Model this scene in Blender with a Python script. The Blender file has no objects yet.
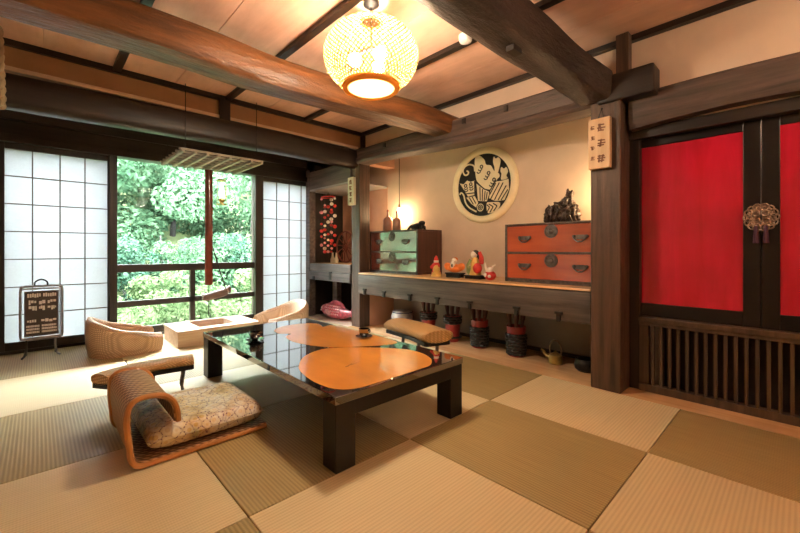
import bpy, bmesh, math, random
from mathutils import Vector, Matrix, noise
random.seed(7)
PI = math.pi
scn = bpy.context.scene
COL = scn.collection

# ---------------------------------------------------------------- materials
def newmat(name):
    m = bpy.data.materials.new(name); m.use_nodes = True
    nt = m.node_tree; nt.nodes.clear()
    out = nt.nodes.new('ShaderNodeOutputMaterial')
    return m, nt, out

def N(nt, t, **kw):
    n = nt.nodes.new(t)
    for k, v in kw.items():
        if k in n.inputs: n.inputs[k].default_value = v
        else: setattr(n, k, v)
    return n

def ramp(nt, stops):
    r = nt.nodes.new('ShaderNodeValToRGB')
    e = r.color_ramp.elements
    e[0].position, e[0].color = stops[0][0], (*stops[0][1], 1)
    e[1].position, e[1].color = stops[-1][0], (*stops[-1][1], 1)
    for p, c in stops[1:-1]:
        x = e.new(p); x.color = (*c, 1)
    return r

def principled(nt, out, rough=.5, metal=0, coat=0, coat_rough=.05, spec=.5, sheen=0):
    b = nt.nodes.new('ShaderNodeBsdfPrincipled')
    b.inputs['Roughness'].default_value = rough
    b.inputs['Metallic'].default_value = metal
    b.inputs['Coat Weight'].default_value = coat
    b.inputs['Coat Roughness'].default_value = coat_rough
    b.inputs['Specular IOR Level'].default_value = spec
    nt.links.new(b.outputs[0], out.inputs[0])
    return b

def coords(nt, scale, kind='Object', rot=(0, 0, 0)):
    tc = nt.nodes.new('ShaderNodeTexCoord'); mp = nt.nodes.new('ShaderNodeMapping')
    mp.inputs['Scale'].default_value = scale; mp.inputs['Rotation'].default_value = rot
    nt.links.new(tc.outputs[kind], mp.inputs[0])
    return mp

def bump(nt, src, bsdf, strength, dist=.01):
    b = nt.nodes.new('ShaderNodeBump'); b.inputs['Strength'].default_value = strength
    b.inputs['Distance'].default_value = dist
    nt.links.new(src, b.inputs['Height']); nt.links.new(b.outputs[0], bsdf.inputs['Normal'])

def wood(name, c1, c2, axis='x', rough=.5, fine=22, bmp=.3, coat=0, spec=.5, adze=0):
    m, nt, out = newmat(name); b = principled(nt, out, rough, coat=coat, spec=spec)
    sc = {'x': (1.2, fine, fine), 'y': (fine, 1.2, fine), 'z': (fine, fine, 1.2)}[axis]
    mp = coords(nt, sc)
    n = N(nt, 'ShaderNodeTexNoise', Scale=1.0, Detail=6.0, Roughness=.62, Distortion=.4)
    nt.links.new(mp.outputs[0], n.inputs['Vector'])
    r = ramp(nt, [(.32, c1), (.68, c2)]); nt.links.new(n.outputs['Fac'], r.inputs[0])
    big = N(nt, 'ShaderNodeTexNoise', Scale=2.2, Detail=3.0)
    mp2 = coords(nt, (1, 1, 1)); nt.links.new(mp2.outputs[0], big.inputs['Vector'])
    mx = nt.nodes.new('ShaderNodeMix'); mx.data_type = 'RGBA'; mx.blend_type = 'MULTIPLY'
    mx.inputs[0].default_value = .55
    r2 = ramp(nt, [(.3, (.55, .55, .55)), (.7, (1.15, 1.15, 1.15))]); nt.links.new(big.outputs['Fac'], r2.inputs[0])
    nt.links.new(r.outputs[0], mx.inputs[6]); nt.links.new(r2.outputs[0], mx.inputs[7])
    nt.links.new(mx.outputs[2], b.inputs['Base Color'])
    if bmp: bump(nt, n.outputs['Fac'], b, bmp, .006)
    if adze:
        k_ = {'x': (2.5, 9, 9), 'y': (9, 2.5, 9), 'z': (9, 9, 2.5)}[axis]
        mp3 = coords(nt, k_); v = N(nt, 'ShaderNodeTexNoise', Scale=1.0, Detail=5.0, Roughness=.7)
        nt.links.new(mp3.outputs[0], v.inputs['Vector'])
        b2 = nt.nodes.new('ShaderNodeBump'); b2.inputs['Strength'].default_value = adze; b2.inputs['Distance'].default_value = .03
        nt.links.new(v.outputs['Fac'], b2.inputs['Height'])
        first = b.inputs['Normal'].links[0].from_node
        nt.links.new(b2.outputs[0], first.inputs['Normal'])
    return m

def plain(name, c, rough=.5, metal=0, coat=0, var=.12, scale=9, bmp=0, spec=.5, coat_rough=.05):
    m, nt, out = newmat(name); b = principled(nt, out, rough, metal, coat, coat_rough, spec)
    mp = coords(nt, (1, 1, 1)); n = N(nt, 'ShaderNodeTexNoise', Scale=float(scale), Detail=4.0)
    nt.links.new(mp.outputs[0], n.inputs['Vector'])
    lo = tuple(x * (1 - var) for x in c); hi = tuple(min(1, x * (1 + var)) for x in c)
    r = ramp(nt, [(.3, lo), (.7, hi)]); nt.links.new(n.outputs['Fac'], r.inputs[0])
    nt.links.new(r.outputs[0], b.inputs['Base Color'])
    if bmp: bump(nt, n.outputs['Fac'], b, bmp, .01)
    return m

def emit(name, c, s):
    m, nt, out = newmat(name); e = N(nt, 'ShaderNodeEmission', Strength=float(s)); e.inputs[0].default_value = (*c, 1)
    nt.links.new(e.outputs[0], out.inputs[0]); return m

def tatami(name, c1, c2, axis):
    m, nt, out = newmat(name); b = principled(nt, out, .48, spec=.45)
    # woven rush: fine ribs across one direction, straw noise along it
    w = N(nt, 'ShaderNodeTexWave', Scale=1.0, Distortion=.25, Detail=1.0)
    w.bands_direction = 'X' if axis == 'y' else 'Y'
    w.inputs['Detail Scale'].default_value = 3.0
    mp = coords(nt, (20, 20, 20)); nt.links.new(mp.outputs[0], w.inputs['Vector'])
    w2 = N(nt, 'ShaderNodeTexWave', Scale=1.0, Distortion=.5); w2.bands_direction = 'Y' if axis == 'y' else 'X'
    mpb = coords(nt, (34, 34, 34)); nt.links.new(mpb.outputs[0], w2.inputs['Vector'])
    sc = (70, 3, 3) if axis == 'y' else (3, 70, 3)
    mp2 = coords(nt, sc); n = N(nt, 'ShaderNodeTexNoise', Scale=1.0, Detail=3.0)
    nt.links.new(mp2.outputs[0], n.inputs['Vector'])
    mul = N(nt, 'ShaderNodeMath', operation='MULTIPLY'); mul.inputs[1].default_value = .45
    nt.links.new(w.outputs['Fac'], mul.inputs[0])
    mul2 = N(nt, 'ShaderNodeMath', operation='MULTIPLY_ADD'); mul2.inputs[1].default_value = .12
    nt.links.new(w2.outputs['Fac'], mul2.inputs[0]); nt.links.new(mul.outputs[0], mul2.inputs[2])
    ad = N(nt, 'ShaderNodeMath', operation='MULTIPLY_ADD'); ad.inputs[1].default_value = .55
    nt.links.new(n.outputs['Fac'], ad.inputs[0]); nt.links.new(mul2.outputs[0], ad.inputs[2])
    r = ramp(nt, [(.2, c1), (.75, c2)]); nt.links.new(ad.outputs[0], r.inputs[0])
    nt.links.new(r.outputs[0], b.inputs['Base Color'])
    bump(nt, mul2.outputs[0], b, .35, .004)
    return m

def wicker(name, c1, c2, s=60):
    m, nt, out = newmat(name); b = principled(nt, out, .5, spec=.4)
    mp = coords(nt, (s, s, s))
    ch = N(nt, 'ShaderNodeTexWave', Scale=1.0, Distortion=.6, Detail=1.0); ch.bands_direction = 'DIAGONAL'
    ch2 = N(nt, 'ShaderNodeTexWave', Scale=.8, Distortion=.6, Detail=1.0); ch2.bands_direction = 'Y'
    nt.links.new(mp.outputs[0], ch.inputs['Vector']); nt.links.new(mp.outputs[0], ch2.inputs['Vector'])
    mx = N(nt, 'ShaderNodeMath', operation='MULTIPLY'); nt.links.new(ch.outputs['Fac'], mx.inputs[0]); nt.links.new(ch2.outputs['Fac'], mx.inputs[1])
    r = ramp(nt, [(.05, c1), (.6, c2)]); nt.links.new(mx.outputs[0], r.inputs[0])
    nt.links.new(r.outputs[0], b.inputs['Base Color'])
    bump(nt, mx.outputs[0], b, .6, .006)
    return m

def brocade(name):
    # ivory and gold cushion cloth: violet hexagon outlines, gold and green flower sprays
    m, nt, out = newmat(name); b = principled(nt, out, .42, spec=.5)
    mp = coords(nt, (1, 1, 1))
    v = N(nt, 'ShaderNodeTexVoronoi', Scale=24.0); nt.links.new(mp.outputs[0], v.inputs['Vector'])
    ve = N(nt, 'ShaderNodeTexVoronoi', Scale=24.0); ve.feature = 'DISTANCE_TO_EDGE'; nt.links.new(mp.outputs[0], ve.inputs['Vector'])
    v2 = N(nt, 'ShaderNodeTexVoronoi', Scale=90.0); nt.links.new(mp.outputs[0], v2.inputs['Vector'])
    n = N(nt, 'ShaderNodeTexNoise', Scale=4.2, Detail=3.0); nt.links.new(mp.outputs[0], n.inputs['Vector'])
    base = ramp(nt, [(.34, (.22, .28, .07)), (.40, (.56, .33, .05)), (.47, (.82, .68, .40)), (.56, (.86, .82, .74)), (.68, (.60, .34, .05))])
    nt.links.new(n.outputs['Fac'], base.inputs[0])
    fl = ramp(nt, [(.0, (.85, .70, .30)), (.22, (.55, .32, .06)), (.34, (.78, .74, .66)), (.55, (.66, .58, .40))])
    nt.links.new(v.outputs['Distance'], fl.inputs[0])
    mx = nt.nodes.new('ShaderNodeMix'); mx.data_type = 'RGBA'; mx.inputs[0].default_value = .38
    nt.links.new(base.outputs[0], mx.inputs[6]); nt.links.new(fl.outputs[0], mx.inputs[7])
    ed = ramp(nt, [(.05, (1, 1, 1)), (.10, (0, 0, 0))]); nt.links.new(ve.outputs['Distance'], ed.inputs[0])
    dots = ramp(nt, [(.25, (1, 1, 1)), (.4, (.25, .25, .25))]); nt.links.new(v2.outputs['Distance'], dots.inputs[0])
    mm = N(nt, 'ShaderNodeMath', operation='MULTIPLY'); nt.links.new(ed.outputs[0], mm.inputs[0]); nt.links.new(dots.outputs[0], mm.inputs[1])
    mx2 = nt.nodes.new('ShaderNodeMix'); mx2.data_type = 'RGBA'; mx2.inputs[7].default_value = (.13, .03, .09, 1)
    nt.links.new(mm.outputs[0], mx2.inputs[0]); nt.links.new(mx.outputs[2], mx2.inputs[6])
    nt.links.new(mx2.outputs[2], b.inputs['Base Color'])
    bump(nt, v2.outputs['Distance'], b, .3, .004)
    return m

def paper(name, c, trans=.75):
    m, nt, out = newmat(name)
    d = N(nt, 'ShaderNodeBsdfDiffuse'); t = N(nt, 'ShaderNodeBsdfTranslucent'); mx = N(nt, 'ShaderNodeMixShader')
    mp = coords(nt, (30, 30, 30)); n = N(nt, 'ShaderNodeTexNoise', Scale=2.0, Detail=5.0); nt.links.new(mp.outputs[0], n.inputs['Vector'])
    r = ramp(nt, [(.3, tuple(x * .95 for x in c)), (.7, c)]); nt.links.new(n.outputs['Fac'], r.inputs[0])
    nt.links.new(r.outputs[0], d.inputs[0]); nt.links.new(r.outputs[0], t.inputs[0])
    mx.inputs[0].default_value = trans
    nt.links.new(d.outputs[0], mx.inputs[1]); nt.links.new(t.outputs[0], mx.inputs[2]); nt.links.new(mx.outputs[0], out.inputs[0])
    return m

def glass(name, gl=.07):
    m, nt, out = newmat(name)
    t = N(nt, 'ShaderNodeBsdfTransparent'); t.inputs[0].default_value = (.97, .98, .98, 1)
    g = N(nt, 'ShaderNodeBsdfGlossy', Roughness=.02); f = N(nt, 'ShaderNodeFresnel', IOR=1.12); mx = N(nt, 'ShaderNodeMixShader')
    nt.links.new(f.outputs[0], mx.inputs[0]); nt.links.new(t.outputs[0], mx.inputs[1]); nt.links.new(g.outputs[0], mx.inputs[2])
    nt.links.new(mx.outputs[0], out.inputs[0]); return m

def leafmat(name, c1, c2):
    m, nt, out = newmat(name)
    d = N(nt, 'ShaderNodeBsdfDiffuse'); t = N(nt, 'ShaderNodeBsdfTranslucent'); mx = N(nt, 'ShaderNodeMixShader'); mx.inputs[0].default_value = .35
    mp = coords(nt, (1, 1, 1)); n = N(nt, 'ShaderNodeTexNoise', Scale=3.0, Detail=5.0); nt.links.new(mp.outputs[0], n.inputs['Vector'])
    r = ramp(nt, [(.35, c1), (.65, c2)]); nt.links.new(n.outputs['Fac'], r.inputs[0])
    nt.links.new(r.outputs[0], d.inputs[0]); nt.links.new(r.outputs[0], t.inputs[0])
    nt.links.new(d.outputs[0], mx.inputs[1]); nt.links.new(t.outputs[0], mx.inputs[2]); nt.links.new(mx.outputs[0], out.inputs[0])
    return m

M = {}
M['tat_l_x'] = tatami('tatami_bright_sheen', (.62, .50, .285), (.76, .63, .385), 'x')  # same rush as the darker mats; weave sheen painted in as a paler colour
M['tat_d_y'] = tatami('tatami_dull_sheen', (.27, .20, .082), (.44, .335, .15), 'y')  # same rush turned; its missing sheen painted in as a darker colour
M['dark_x'] = wood('dark_wood_x', (.009, .005, .004), (.030, .017, .011), 'x', .42)
M['dark_y'] = wood('dark_wood_y', (.009, .005, .004), (.030, .017, .011), 'y', .42)
M['dark_z'] = wood('dark_wood_z', (.009, .005, .004), (.030, .017, .011), 'z', .42)
M['post_z'] = wood('aged_post', (.036, .019, .012), (.13, .070, .043), 'z', .5, adze=.5)
M['beam_y'] = wood('aged_beam', (.038, .025, .020), (.125, .080, .064), 'y', .55, adze=.5)
M['shelf_y'] = wood('aged_shelf', (.055, .041, .037), (.155, .118, .102), 'y', .45, adze=.3)
M['log_x'] = wood('polished_log', (.070, .027, .010), (.24, .092, .028), 'x', .42, fine=12, bmp=.8, adze=.8)
M['logdark_x'] = wood('dark_log', (.010, .006, .005), (.052, .032, .025), 'x', .55, fine=14, bmp=.8, adze=1.0)
M['lattice'] = wood('lattice_wood', (.05, .030, .019), (.125, .075, .047), 'z', .45)
M['ceil'] = wood('ceiling_board', (.70, .42, .30), (.86, .56, .42), 'y', .6, fine=7, bmp=.05)
M['plank'] = wood('warm_plank', (.74, .42, .20), (.90, .58, .32), 'y', .24, fine=16, bmp=.1)
M['pale_plank'] = wood('pale_plank', (.66, .52, .40), (.82, .70, .56), 'x', .3, fine=16, bmp=.1)
M['hearthwood'] = wood('hearth_wood', (.50, .33, .22), (.72, .54, .40), 'x', .4, fine=16, bmp=.1)
M['plaster'] = plain('cream_plaster', (.66, .50, .375), .85, var=.05, scale=5, bmp=.06)
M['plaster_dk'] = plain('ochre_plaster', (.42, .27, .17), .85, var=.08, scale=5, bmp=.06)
M['plaster_red'] = plain('terracotta_plaster', (.60, .33, .22), .85, var=.08, scale=5, bmp=.06)
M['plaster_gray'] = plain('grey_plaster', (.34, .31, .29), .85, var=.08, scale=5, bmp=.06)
M['black_lacquer'] = plain('black_lacquer', (.008, .007, .007), .045, var=.1, coat=1, coat_rough=.02, spec=1.0)
for n_ in M['black_lacquer'].node_tree.nodes:
    if n_.type == 'BSDF_PRINCIPLED': n_.inputs['Coat IOR'].default_value = 2.3
M['black_satin'] = plain('black_satin_wood', (.010, .007, .006), .34, var=.2, spec=.35)
M['orange_inlay'] = wood('orange_wood', (.74, .27, .035), (.84, .34, .052), 'y', .3, fine=10, bmp=0, spec=.3, coat=.8)
M['red_lacquer'] = wood('red_lacquer_panel', (.48, .005, .024), (.66, .010, .045), 'z', .24, fine=9, bmp=.03, coat=.5)
M['chest_red'] = wood('chest_lacquer', (.40, .055, .020), (.56, .10, .032), 'y', .14, fine=10, bmp=.03, coat=1, spec=1.0)
for n_ in M['chest_red'].node_tree.nodes:
    if n_.type == 'BSDF_PRINCIPLED': n_.inputs['Coat IOR'].default_value = 1.8
M['chest_dark_red'] = wood('dark_chest_lacquer', (.13, .020, .012), (.20, .034, .018), 'y', .12, fine=10, bmp=.02, coat=1, spec=1.0)
for n_ in M['chest_dark_red'].node_tree.nodes:
    if n_.type == 'BSDF_PRINCIPLED': n_.inputs['Coat IOR'].default_value = 2.3; n_.inputs['Coat Roughness'].default_value = .06
M['chest_dark'] = wood('chest_body', (.05, .018, .012), (.10, .036, .022), 'z', .3)
M['iron'] = plain('black_iron', (.025, .023, .022), .45, metal=.6, var=.3, scale=40, bmp=.2)
M['iron_lite'] = plain('worn_iron', (.13, .11, .10), .42, metal=.7, var=.35, scale=40, bmp=.2)
M['steel'] = plain('wrought_steel', (.30, .29, .30), .38, metal=.9, var=.2, scale=30)
M['brass'] = plain('brass', (.48, .33, .12), .32, metal=.9, var=.2, scale=20)
M['old_brass'] = plain('old_brass', (.26, .18, .14), .35, metal=.85, var=.5, scale=60, bmp=.3)
M['sign_dark'] = plain('sign_board', (.05, .034, .032), .5, var=.15)
M['sign_white'] = plain('sign_white', (.72, .69, .68), .6, var=.06)
M['wicker'] = wicker('rattan', (.22, .11, .05), (.60, .36, .20), 17)
M['wicker_pale'] = wicker('pale_rattan', (.60, .43, .30), (.82, .64, .47), 36)
M['wicker_tub'] = wicker('tub_rattan', (.40, .24, .14), (.62, .41, .26), 34)
M['cane'] = plain('cane_rim', (.50, .21, .06), .35, var=.2, coat=.3)
M['brocade'] = brocade('cushion_brocade')
M['arm_pad'] = wicker('armrest_rattan', (.46, .26, .10), (.68, .42, .18), 34)
M['shoji'] = paper('shoji_paper', (.39, .40, .41), .6)
M['shoji_wood'] = plain('shoji_lattice_wood', (.10, .075, .065), .5, var=.15)
M['glass'] = glass('window_glass')
M['weave'] = paper('bamboo_weave', (.62, .42, .15), .012)
M['lampring'] = paper('lamp_ring', (.80, .40, .09), .12)
M['diffuser'] = paper('lamp_diffuser', (.9, .86, .75), .6)
M['bulb'] = emit('bulb_glow', (1, .86, .62), 30)
M['bulb2'] = emit('small_bulb_glow', (1, .74, .42), 12)
M['lantern_glow'] = emit('lantern_glow', (1, .85, .62), 2.2)
M['white'] = plain('white_plastic', (.80, .78, .74), .4, var=.03)
M['cream'] = plain('cream_wood', (.82, .70, .46), .4, var=.05)
M['crest_black'] = plain('crest_black', (.012, .010, .009), .35, var=.2)
M['plaque'] = wood('plaque_wood', (.60, .36, .18), (.78, .54, .30), 'z', .5, fine=14, bmp=.1)
M['plaque_pale'] = wood('pale_plaque_wood', (.62, .55, .36), (.80, .74, .55), 'z', .5, fine=14, bmp=.1)
M['ink'] = plain('brown_ink', (.22, .09, .04), .6, var=.2)
M['tub_red'] = plain('tub_red', (.40, .030, .035), .28, var=.12, coat=.4)
M['tub_black'] = plain('tub_black', (.020, .016, .016), .3, var=.3, scale=50, bmp=.3)
M['stick'] = plain('dark_red_stick', (.085, .018, .018), .35, var=.3)
M['fish'] = plain('fish_rose', (.60, .10, .15), .3, var=.45, scale=26, coat=.4)
M['fish_scale'] = plain('fish_scale', (.78, .42, .45), .35, var=.3, scale=30)
M['redcloth'] = plain('red_cloth', (.66, .040, .030), .6, var=.2)
M['orangecloth'] = plain('orange_cloth', (.85, .22, .04), .55, var=.2)
M['gold'] = plain('gold_cloth', (.72, .46, .12), .45, var=.25)
M['greencloth'] = plain('green_cloth', (.28, .33, .12), .6, var=.25)
M['face'] = plain('doll_white', (.86, .76, .66), .5, var=.04)
M['hair'] = plain('doll_black', (.02, .016, .014), .5, var=.2)
M['pinkcloth'] = plain('pink_cloth', (.85, .36, .38), .6, var=.15)
M['root'] = plain('gnarled_root', (.065, .040, .030), .36, var=.6, scale=30, bmp=1.0)
M['ceramic'] = plain('blue_white_ceramic', (.62, .60, .63), .25, var=.35, scale=14, coat=.4)
M['bottle'] = plain('bottle_clay', (.34, .17, .12), .3, var=.2, coat=.3)
M['wheelwood'] = plain('wheel_wood', (.26, .075, .045), .45, var=.25)
M['straw'] = wood('straw_rope', (.16, .095, .05), (.46, .34, .20), 'z', .7, fine=30)
M['bamboo_dark'] = plain('sooty_bamboo', (.16, .035, .022), .22, var=.3, coat=.5)
M['hang_lattice'] = plain('hanging_lattice_wood', (.36, .31, .24), .5, var=.25)
M['ash'] = plain('hearth_ash', (.30, .19, .15), .9, var=.2, scale=30, bmp=.4)
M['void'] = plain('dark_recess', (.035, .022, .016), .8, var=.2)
M['soil'] = plain('hillside_soil', (.10, .13, .05), .9, var=.4, scale=2)
M['leaf_a'] = leafmat('leaf_mint', (.036, .080, .042), (.086, .150, .082))
M['leaf_b'] = leafmat('leaf_mid', (.028, .066, .034), (.066, .118, .064))
M['leaf_c'] = leafmat('leaf_dark', (.018, .048, .030), (.046, .088, .056))
M['leaf_y'] = leafmat('leaf_lime', (.046, .080, .032), (.094, .128, .060))
M['bark'] = plain('bark', (.012, .010, .008), .8, var=.3, scale=20, bmp=.5)

# ---------------------------------------------------------------- mesh builder
class MB:
    def __init__(s): s.v = []; s.f = []
    def add(s, vs, fs):
        o = len(s.v); s.v += [tuple(p) for p in vs]; s.f += [tuple(i + o for i in f) for f in fs]; return s
    def box(s, x0, x1, y0, y1, z0, z1):
        vs = [(x, y, z) for x in (x0, x1) for y in (y0, y1) for z in (z0, z1)]
        return s.add(vs, [(0, 1, 3, 2), (4, 6, 7, 5), (0, 4, 5, 1), (2, 3, 7, 6), (0, 2, 6, 4), (1, 5, 7, 3)])
    def obox(s, c, size, rot=None):
        R = rot or Matrix.Identity(3); c = Vector(c)
        vs = [c + R @ Vector((x * size[0] / 2, y * size[1] / 2, z * size[2] / 2)) for x in (-1, 1) for y in (-1, 1) for z in (-1, 1)]
        return s.add(vs, [(0, 1, 3, 2), (4, 6, 7, 5), (0, 4, 5, 1), (2, 3, 7, 6), (0, 2, 6, 4), (1, 5, 7, 3)])
    def loft(s, secs, closed=False, caps=True):
        n = len(secs[0]); k = len(secs); vs = [p for q in secs for p in q]; fs = []
        for i in range(k if closed else k - 1):
            a, b = i * n, ((i + 1) % k) * n
            for j in range(n):
                fs.append((a + j, a + (j + 1) % n, b + (j + 1) % n, b + j))
        if caps and not closed:
            fs.append(tuple(range(n - 1, -1, -1))); fs.append(tuple((k - 1) * n + j for j in range(n)))
        return s.add(vs, fs)
    def tube(s, pts, r, seg=8, closed=False):
        pts = [Vector(p) for p in pts]; k = len(pts)
        rs = r if isinstance(r, (list, tuple)) else [r] * k
        secs = []; up = None
        for i, p in enumerate(pts):
            if closed: t = pts[(i + 1) % k] - pts[i - 1]
            else: t = pts[min(i + 1, k - 1)] - pts[max(i - 1, 0)]
            if t.length < 1e-9: t = Vector((0, 0, 1))
            t.normalize()
            if up is None:
                up = Vector((0, 0, 1)) if abs(t.z) < .9 else Vector((1, 0, 0))
            a = up - t * up.dot(t)
            if a.length < 1e-6: a = Vector((1, 0, 0)).cross(t)
            a.normalize(); b = t.cross(a); up = a
            secs.append([p + (a * math.cos(2 * PI * j / seg) + b * math.sin(2 * PI * j / seg)) * rs[i] for j in range(seg)])
        return s.loft(secs, closed)
    def lathe(s, prof, c=(0, 0, 0), seg=24, sx=1, sy=1):
        secs = [[(c[0] + r * sx * math.cos(2 * PI * j / seg), c[1] + r * sy * math.sin(2 * PI * j / seg), c[2] + z) for j in range(seg)] for r, z in prof]
        return s.loft(secs)
    def ball(s, c, r, seg=16, rings=10, rot=None):
        if not isinstance(r, (list, tuple)): r = (r, r, r)
        R = rot or Matrix.Identity(3); secs = []
        for i in range(rings + 1):
            a = PI * (i if 0 < i < rings else (.02 if i == 0 else rings - .02)) / rings
            secs.append([Vector(c) + R @ Vector((r[0] * math.sin(a) * math.cos(2 * PI * j / seg), r[1] * math.sin(a) * math.sin(2 * PI * j / seg), -r[2] * math.cos(a))) for j in range(seg)])
        return s.loft(secs)
    def prism(s, poly, fn, t0, t1):
        n = len(poly); vs = [fn(a, b, t0) for a, b in poly] + [fn(a, b, t1) for a, b in poly]
        fs = [tuple(range(n)), tuple(range(2 * n - 1, n - 1, -1))] + [(i, (i + 1) % n, n + (i + 1) % n, n + i) for i in range(n)]
        return s.add(vs, fs)
    def build(s, name, mat, parent=None, smooth=35, bevel=0, rot=None, loc=None):
        me = bpy.data.meshes.new(name); me.from_pydata(s.v, [], s.f)
        bm = bmesh.new(); bm.from_mesh(me); bmesh.ops.recalc_face_normals(bm, faces=bm.faces[:]); bm.to_mesh(me); bm.free()
        me.materials.append(M[mat] if isinstance(mat, str) else mat)
        if smooth:
            for p in me.polygons: p.use_smooth = True
            me.set_sharp_from_angle(angle=math.radians(smooth))
        o = bpy.data.objects.new(name, me); COL.objects.link(o)
        if parent: o.parent = parent
        if loc: o.location = loc
        if rot: o.rotation_euler = rot
        if bevel:
            b = o.modifiers.new('bevel', 'BEVEL'); b.width = bevel; b.segments = 2; b.limit_method = 'ANGLE'
        return o

def tag(o, label, cat, group=None, kind=None):
    o['label'] = label; o['category'] = cat
    if group: o['group'] = group
    if kind: o['kind'] = kind
    return o
def thing(name, label, cat, loc=(0, 0, 0), rz=0, group=None):
    o = bpy.data.objects.new(name, None); o.empty_display_size = .05; COL.objects.link(o)
    o.location = loc; o.rotation_euler = (0, 0, rz)
    return tag(o, label, cat, group)
def struct(o, label=None):
    o['kind'] = 'structure'
    if label: o['label'] = label
    return o
def sroot(name, loc=(0, 0, 0)):
    o = bpy.data.objects.new(name, None); COL.objects.link(o); o.location = loc; o['kind'] = 'structure'; return o
def copy_tree(root, label, loc, rz=None):
    r = root.copy(); COL.objects.link(r); r.location = loc; r['label'] = label
    if rz is not None: r.rotation_euler = (0, 0, rz)
    for ch in list(root.children):
        c = ch.copy(); COL.objects.link(c); c.parent = r
        for g in list(ch.children):
            d = g.copy(); COL.objects.link(d); d.parent = c
    return r
def smoothpath(pts, n=6, closed=False):
    P = [Vector(p) for p in pts]; k = len(P); out = []
    rng = range(k if closed else k - 1)
    for i in rng:
        if closed: a, b, c, d = P[i - 1], P[i], P[(i + 1) % k], P[(i + 2) % k]
        else: a, b, c, d = P[max(i - 1, 0)], P[i], P[i + 1], P[min(i + 2, k - 1)]
        for j in range(n):
            t = j / n
            out.append(.5 * ((2 * b) + (c - a) * t + (2 * a - 5 * b + 4 * c - d) * t * t + (3 * b - a - 3 * c + d) * t ** 3))
    if not closed: out.append(P[-1])
    return out
def sp2(pts, n=5, closed=False):
    return [(p.x, p.y) for p in smoothpath([(a, b, 0) for a, b in pts], n, closed)]

# ---------------------------------------------------------------- room shell
WX, WY = -1.75, -1.75          # walls behind the camera
NY = 5.2                       # window wall plane
ZC = 2.53                      # ceiling
EX = 3.65                      # back wall of the alcove
struct(MB().box(WX - .1, 3.85, WY - .1, 5.34, -.14, -.036).build('floor', 'void', smooth=0))
struct(MB().box(WX - .12, WX, WY, 5.34, -.03, ZC + .1).build('wall_west', 'plaster', smooth=0))
struct(MB().box(WX, 3.85, WY - .12, WY, -.03, ZC + .1).build('wall_south', 'plaster', smooth=0))
struct(MB().box(EX, EX + .12, .86, 5.34, -.03, ZC + .1).build('wall_east', 'plaster', smooth=0))
struct(MB().box(3.14, 3.24, WY, 1.0, 1.86, ZC + .02).build('wall_east_upper', 'plaster', smooth=0))
struct(MB().box(3.14, 3.24, 1.0, 3.95, 2.25, ZC + .02).build('wall_alcove_upper', 'plaster', smooth=0))
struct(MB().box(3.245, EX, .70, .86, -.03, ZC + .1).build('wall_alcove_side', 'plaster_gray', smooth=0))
# tatami squares, seams left open between them
xs = [WX, -1.10, -.27, .579, 1.441, 2.203, 2.954]; ys = [WY, -1.3, -.40, .52, 1.418, 2.338, 3.267, 4.2, 5.17]
for i in range(len(xs) - 1):
    for j in range(len(ys) - 1):
        light = (i + j) % 2 == 0
        g = .002
        o = MB().box(xs[i] + g, xs[i + 1] - g, ys[j] + g, ys[j + 1] - g, -.034, 0).build('tatami_floor', 'tat_l_x' if light else 'tat_d_y', smooth=0, bevel=.003)
        struct(o)
struct(MB().box(2.956, EX, .86, 4.04, -.034, -.001).build('floor_alcove_boards', 'plank', smooth=0))
struct(MB().box(2.956, EX, 4.043, 5.17, -.034, -.001).build('floor_niche_boards_lit', 'pale_plank', smooth=0))  # same board floor, window light painted in as paler wood
struct(MB().box(2.956, 3.155, WY, .86, -.034, -.001).build('floor_edge_board', 'plank', smooth=0))
# ceiling: boards with grooves, battens under them
mb = MB()
x = -1.755
while x < 3.84:
    w = .4475; mb.box(max(x, WX), min(x + w, 3.85) - .005, WY, 5.34, ZC, ZC + .05); x += w
mb.box(WX, 3.85, WY, 5.34, ZC + .05, ZC + .08)
struct(mb.build('ceiling', 'ceil', smooth=0))
for x in (-1.3, -.42, .49, 1.40, 2.285):
    struct(MB().box(x - .028, x + .028, WY, 3.93, ZC - .035, ZC).build('trim_ceiling_batten', 'dark_y', smooth=0, bevel=.003))
struct(MB().box(3.09, 3.155, WY, 3.93, ZC - .04, ZC).build('trim_ceiling_east', 'dark_y', smooth=0, bevel=.003))
# hanging wall (kokabe) above the tie beam
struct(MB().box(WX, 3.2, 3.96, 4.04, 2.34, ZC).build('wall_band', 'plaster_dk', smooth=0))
struct(MB().box(WX, 3.2, 3.925, 3.97, ZC - .045, ZC).build('trim_band_top', 'dark_x', smooth=0, bevel=.003))
struct(MB().box(WX, 3.05, 3.94, 3.99, 2.305, 2.338).build('trim_band_bottom', 'pale_plank', smooth=0, bevel=.003))
struct(MB().box(1.32, 1.42, 3.92, 4.06, 2.26, ZC).build('pillar_short', 'dark_z', smooth=0, bevel=.004))
struct(MB().box(3.10, 3.2, 3.90, 4.0, 2.2, ZC).build('pillar_band_end', 'dark_z', smooth=0, bevel=.004))

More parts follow.
